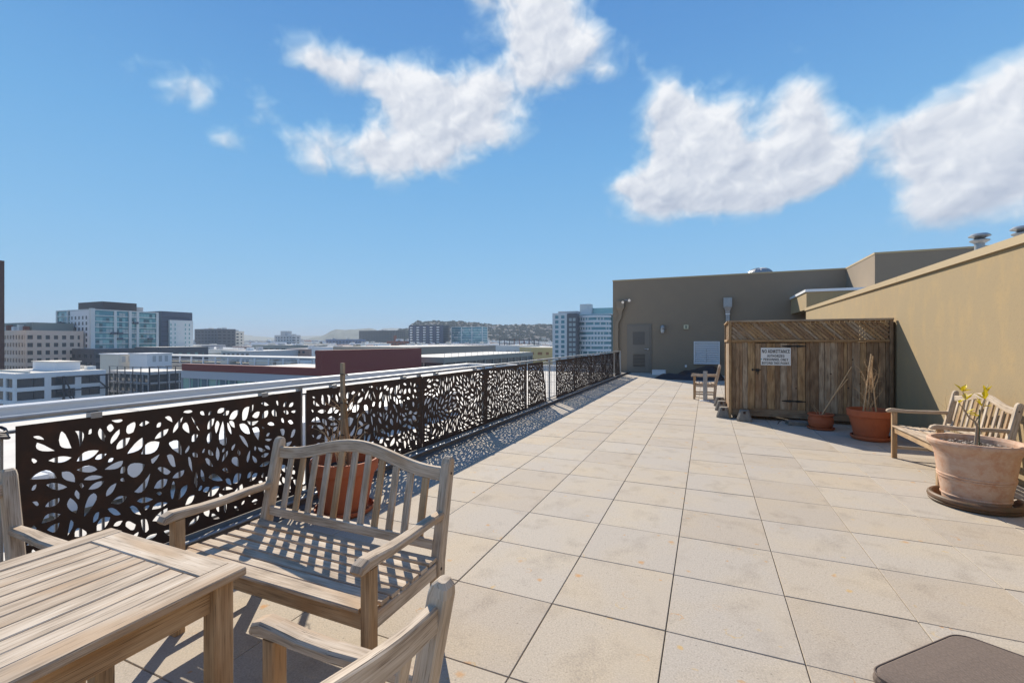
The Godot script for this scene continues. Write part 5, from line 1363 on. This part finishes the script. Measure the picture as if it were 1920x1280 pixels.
	for k in 260:
		var a := r.randf() * TAU; var rr := sqrt(r.randf()) * 0.255
		var c := Vector3(cos(a) * rr, H - 0.058 + r.randf_range(0, 0.01), sin(a) * rr); var z := r.randf_range(0.006, 0.016)
		var v := r.randf_range(0.12, 0.5)
		chips.col = Color(v, v * 0.86, v * 0.76)
		chips.sweep([c, c + Vector3(r.randf_range(-1, 1), r.randf_range(-0.2, 0.3), r.randf_range(-1, 1)).normalized() * z * 1.6], Vector3.UP, z, z * 0.6, 0.002)
	var ch := thing("bark_mulch", "pale bark chips on the soil of the big pot", "mulch", Vector3(2.24, 0, -5.44))
	var cp := part("chips", chips.mesh(), M.city, ch)
	cp.set_meta("kind", "stuff")
	ch.set_meta("kind", "stuff")
	# wispy dead stems growing behind the wall bench
	p = thing("dry_stems", "thin dry stems standing behind the wall bench's far end", "plant", Vector3(2.86, 0, -7.42))
	part("stems", twigs(27, Vector3(0, 0, 0), 4, 0.95, 0.14, 0.004), M.twig, p)

# ---------------------------------------------------------------- fittings on the end wall
func build_wall_fittings() -> void:
	var W := -21.7
	var d := thing("downspout", "tan painted rain head and kinked downspout beside the door", "downspout", Vector3(-3.75, 0, W))
	var z := Vector3(0, 0, 1)
	bar("rain_head", [Vector3(0, 2.78, 0.12), Vector3(0, 2.9, 0.12), Vector3(0, 3.05, 0.12), Vector3(0, 3.36, 0.12)], z, 0.36, 0.22, 0.01, M.stucco_shaded, d, [Vector2(0.42, 0.55), Vector2(0.5, 0.6), Vector2(1, 1), Vector2(1, 1)])
	bar("pipe", [Vector3(0, 2.79, 0.1), Vector3(-0.02, 2.62, 0.1), Vector3(-0.16, 2.36, 0.1), Vector3(-0.17, 2.2, 0.1), Vector3(-0.17, 0.0, 0.1)], z, 0.15, 0.11, 0.01, M.stucco_shaded, d)
	for y in [2.0, 1.1]: pbox("strap", Vector3(-0.27, y, 0.03), Vector3(-0.07, y + 0.05, 0.163), M.stucco_shaded, d)
	d = thing("downspout", "grey metal rain head and downspout above the enclosure", "downspout", Vector3(0.82, 0, W))
	bar("rain_head", [Vector3(0, 2.7, 0.12), Vector3(0, 2.8, 0.12), Vector3(0, 2.98, 0.12), Vector3(0, 3.36, 0.12)], z, 0.34, 0.22, 0.01, M.galv, d, [Vector2(0.5, 0.55), Vector2(0.55, 0.6), Vector2(1, 1), Vector2(1, 1)])
	bar("pipe", [Vector3(0, 2.71, 0.1), Vector3(0, 0.0, 0.1)], z, 0.155, 0.11, 0.01, M.galv, d)
	pbox("joint_band", Vector3(-0.09, 2.64, 0.03), Vector3(0.09, 2.69, 0.165), M.white_metal, d)
	var f := thing("flood_light", "small chrome twin floodlight above the door's left side", "light", Vector3(-3.36, 3.4, W))
	bar("base", [Vector3(0, 0, 0.0), Vector3(0, 0, 0.05)], Vector3.UP, 0.12, 0.12, 0.02, M.chrome, f)
	var m := MB.new(); m.tube([Vector3(0, 0, 0.05), Vector3(-0.08, 0.03, 0.12), Vector3(-0.2, 0.0, 0.16)], 0.015, 0.015, 6)
	part("arm", m.mesh(), M.chrome, f)
	for q in [Vector3(-0.24, -0.06, 0.17), Vector3(0.06, 0.02, 0.16)]:
		m = MB.new(); m.tube([q, q + Vector3(-0.02, -0.03, 0.1)], 0.035, 0.065, 12)
		part("lamp_head", m.mesh(), M.chrome, f)
	var l := thing("wall_lamp", "grey jelly-jar wall lamp to the right of the door", "lamp", Vector3(-1.86, 2.05, W))
	m = MB.new(); m.lathe([Vector2(0.0, -0.2), Vector2(0.05, -0.19), Vector2(0.08, -0.12), Vector2(0.085, -0.02)], 18)
	part("jar", m.mesh(), mat(Color8(190, 192, 190), 0.15), l).position = Vector3(0, 0, 0.11)
	m = MB.new(); m.lathe([Vector2(0.09, -0.03), Vector2(0.105, 0.02), Vector2(0.1, 0.1), Vector2(0.06, 0.16), Vector2(0.0, 0.17)], 18)
	part("hood", m.mesh(), M.galv, l).position = Vector3(0, 0, 0.11)
	pbox("back_plate", Vector3(-0.07, -0.05, 0.002), Vector3(0.07, 0.12, 0.03), M.galv, l)
	var a := thing("alarm_strobe", "small beige alarm strobe box on the grey brown wall", "alarm", Vector3(-0.86, 2.13, W))
	bar("box", [Vector3(0, 0, 0.002), Vector3(0, 0, 0.07)], Vector3.UP, 0.2, 0.19, 0.012, mat(Color8(196, 190, 160), 0.5), a)
	pbox("lens", Vector3(-0.035, -0.06, 0.072), Vector3(0.035, 0.06, 0.084), mat(Color8(120, 124, 110), 0.2), a)
	var v := thing("louvre_vent", "white slatted louvre vent low on the grey brown wall", "vent", Vector3(-0.015, 0.98, W))
	for s in [-1.0, 1.0]:
		pbox("frame_side", Vector3(s * 0.505 - 0.02, -0.5, 0.002), Vector3(s * 0.505 + 0.02, 0.5, 0.09), M.white_metal, v)
		pbox("frame_rail", Vector3(-0.484, s * 0.485 - 0.018, 0.002), Vector3(0.484, s * 0.485 + 0.018, 0.09), M.white_metal, v)
	pbox("insect_screen", Vector3(-0.484, -0.466, 0.002), Vector3(0.484, 0.466, 0.006), M.galv, v)
	for k in 10:
		bar("slat", [Vector3(-0.483, -0.42 + k * 0.093, 0.05), Vector3(0.483, -0.42 + k * 0.093, 0.05)], Vector3(0, 0.8, -0.6), 0.006, 0.08, 0.002, M.white_metal, v)
	bar("link_bar", [Vector3(0.0, -0.42, 0.086), Vector3(0.0, 0.2, 0.086)], z, 0.012, 0.006, 0.001, M.galv, v)
	var o := thing("outlet_box", "tiny grey outlet box low on the wall left of the louvre", "outlet", Vector3(-0.87, 0.38, W))
	bar("box", [Vector3(0, 0, 0.002), Vector3(0, 0, 0.06)], Vector3.UP, 0.1, 0.13, 0.012, M.galv, o)
	pbox("cover_flap", Vector3(-0.035, -0.045, 0.062), Vector3(0.035, 0.045, 0.07), M.white_metal, o)
	# cover lying on the floor
	var t := thing("folded_cover", "crumpled dark brown furniture cover lying by the end wall", "cover", Vector3(-0.6, 0, -19.3))
	var n := FastNoiseLite.new(); n.seed = 3; n.frequency = 0.9; n.fractal_octaves = 2
	var tm := MB.new()
	var hf := func(i: int, j: int) -> Vector3:
		var u := i / 40.0; var w := j / 16.0
		var x := lerpf(-1.35, 1.25, u); var zz := lerpf(-0.75, 0.85, w) * (0.35 + 0.65 * sin(PI * clampf(0.12 + u * 0.8, 0, 1))) + (u - 0.3) * 0.1
		var e := minf(minf(u, 1 - u) * 7.0, minf(w, 1 - w) * 4.0)
		var h := clampf(e, 0, 1) * (0.17 + 0.42 * smoothstep(0.25, 0.9, u) * (1.0 - w * 0.5) + 0.14 * n.get_noise_2d(x, zz) + 0.012 * sin(x * 9 + zz * 6))
		return Vector3(x, maxf(0.004, h), zz)
	for i in 40:
		for j in 16: tm.quad(hf.call(i, j + 1), hf.call(i + 1, j + 1), hf.call(i + 1, j), hf.call(i, j))
	part("cloth", tm.mesh(), M.tarp, t)
	var wb := thing("white_box", "low white box on the floor between the door and the dark cover", "box", Vector3(-1.95, 0, -20.9))
	bar("body", [Vector3(-0.28, 0.11, 0), Vector3(0.28, 0.11, 0)], Vector3.UP, 0.3, 0.22, 0.012, M.white_metal, wb)
	pbox("lid_edge", Vector3(-0.285, 0.19, -0.155), Vector3(0.285, 0.2, 0.155), M.galv, wb)
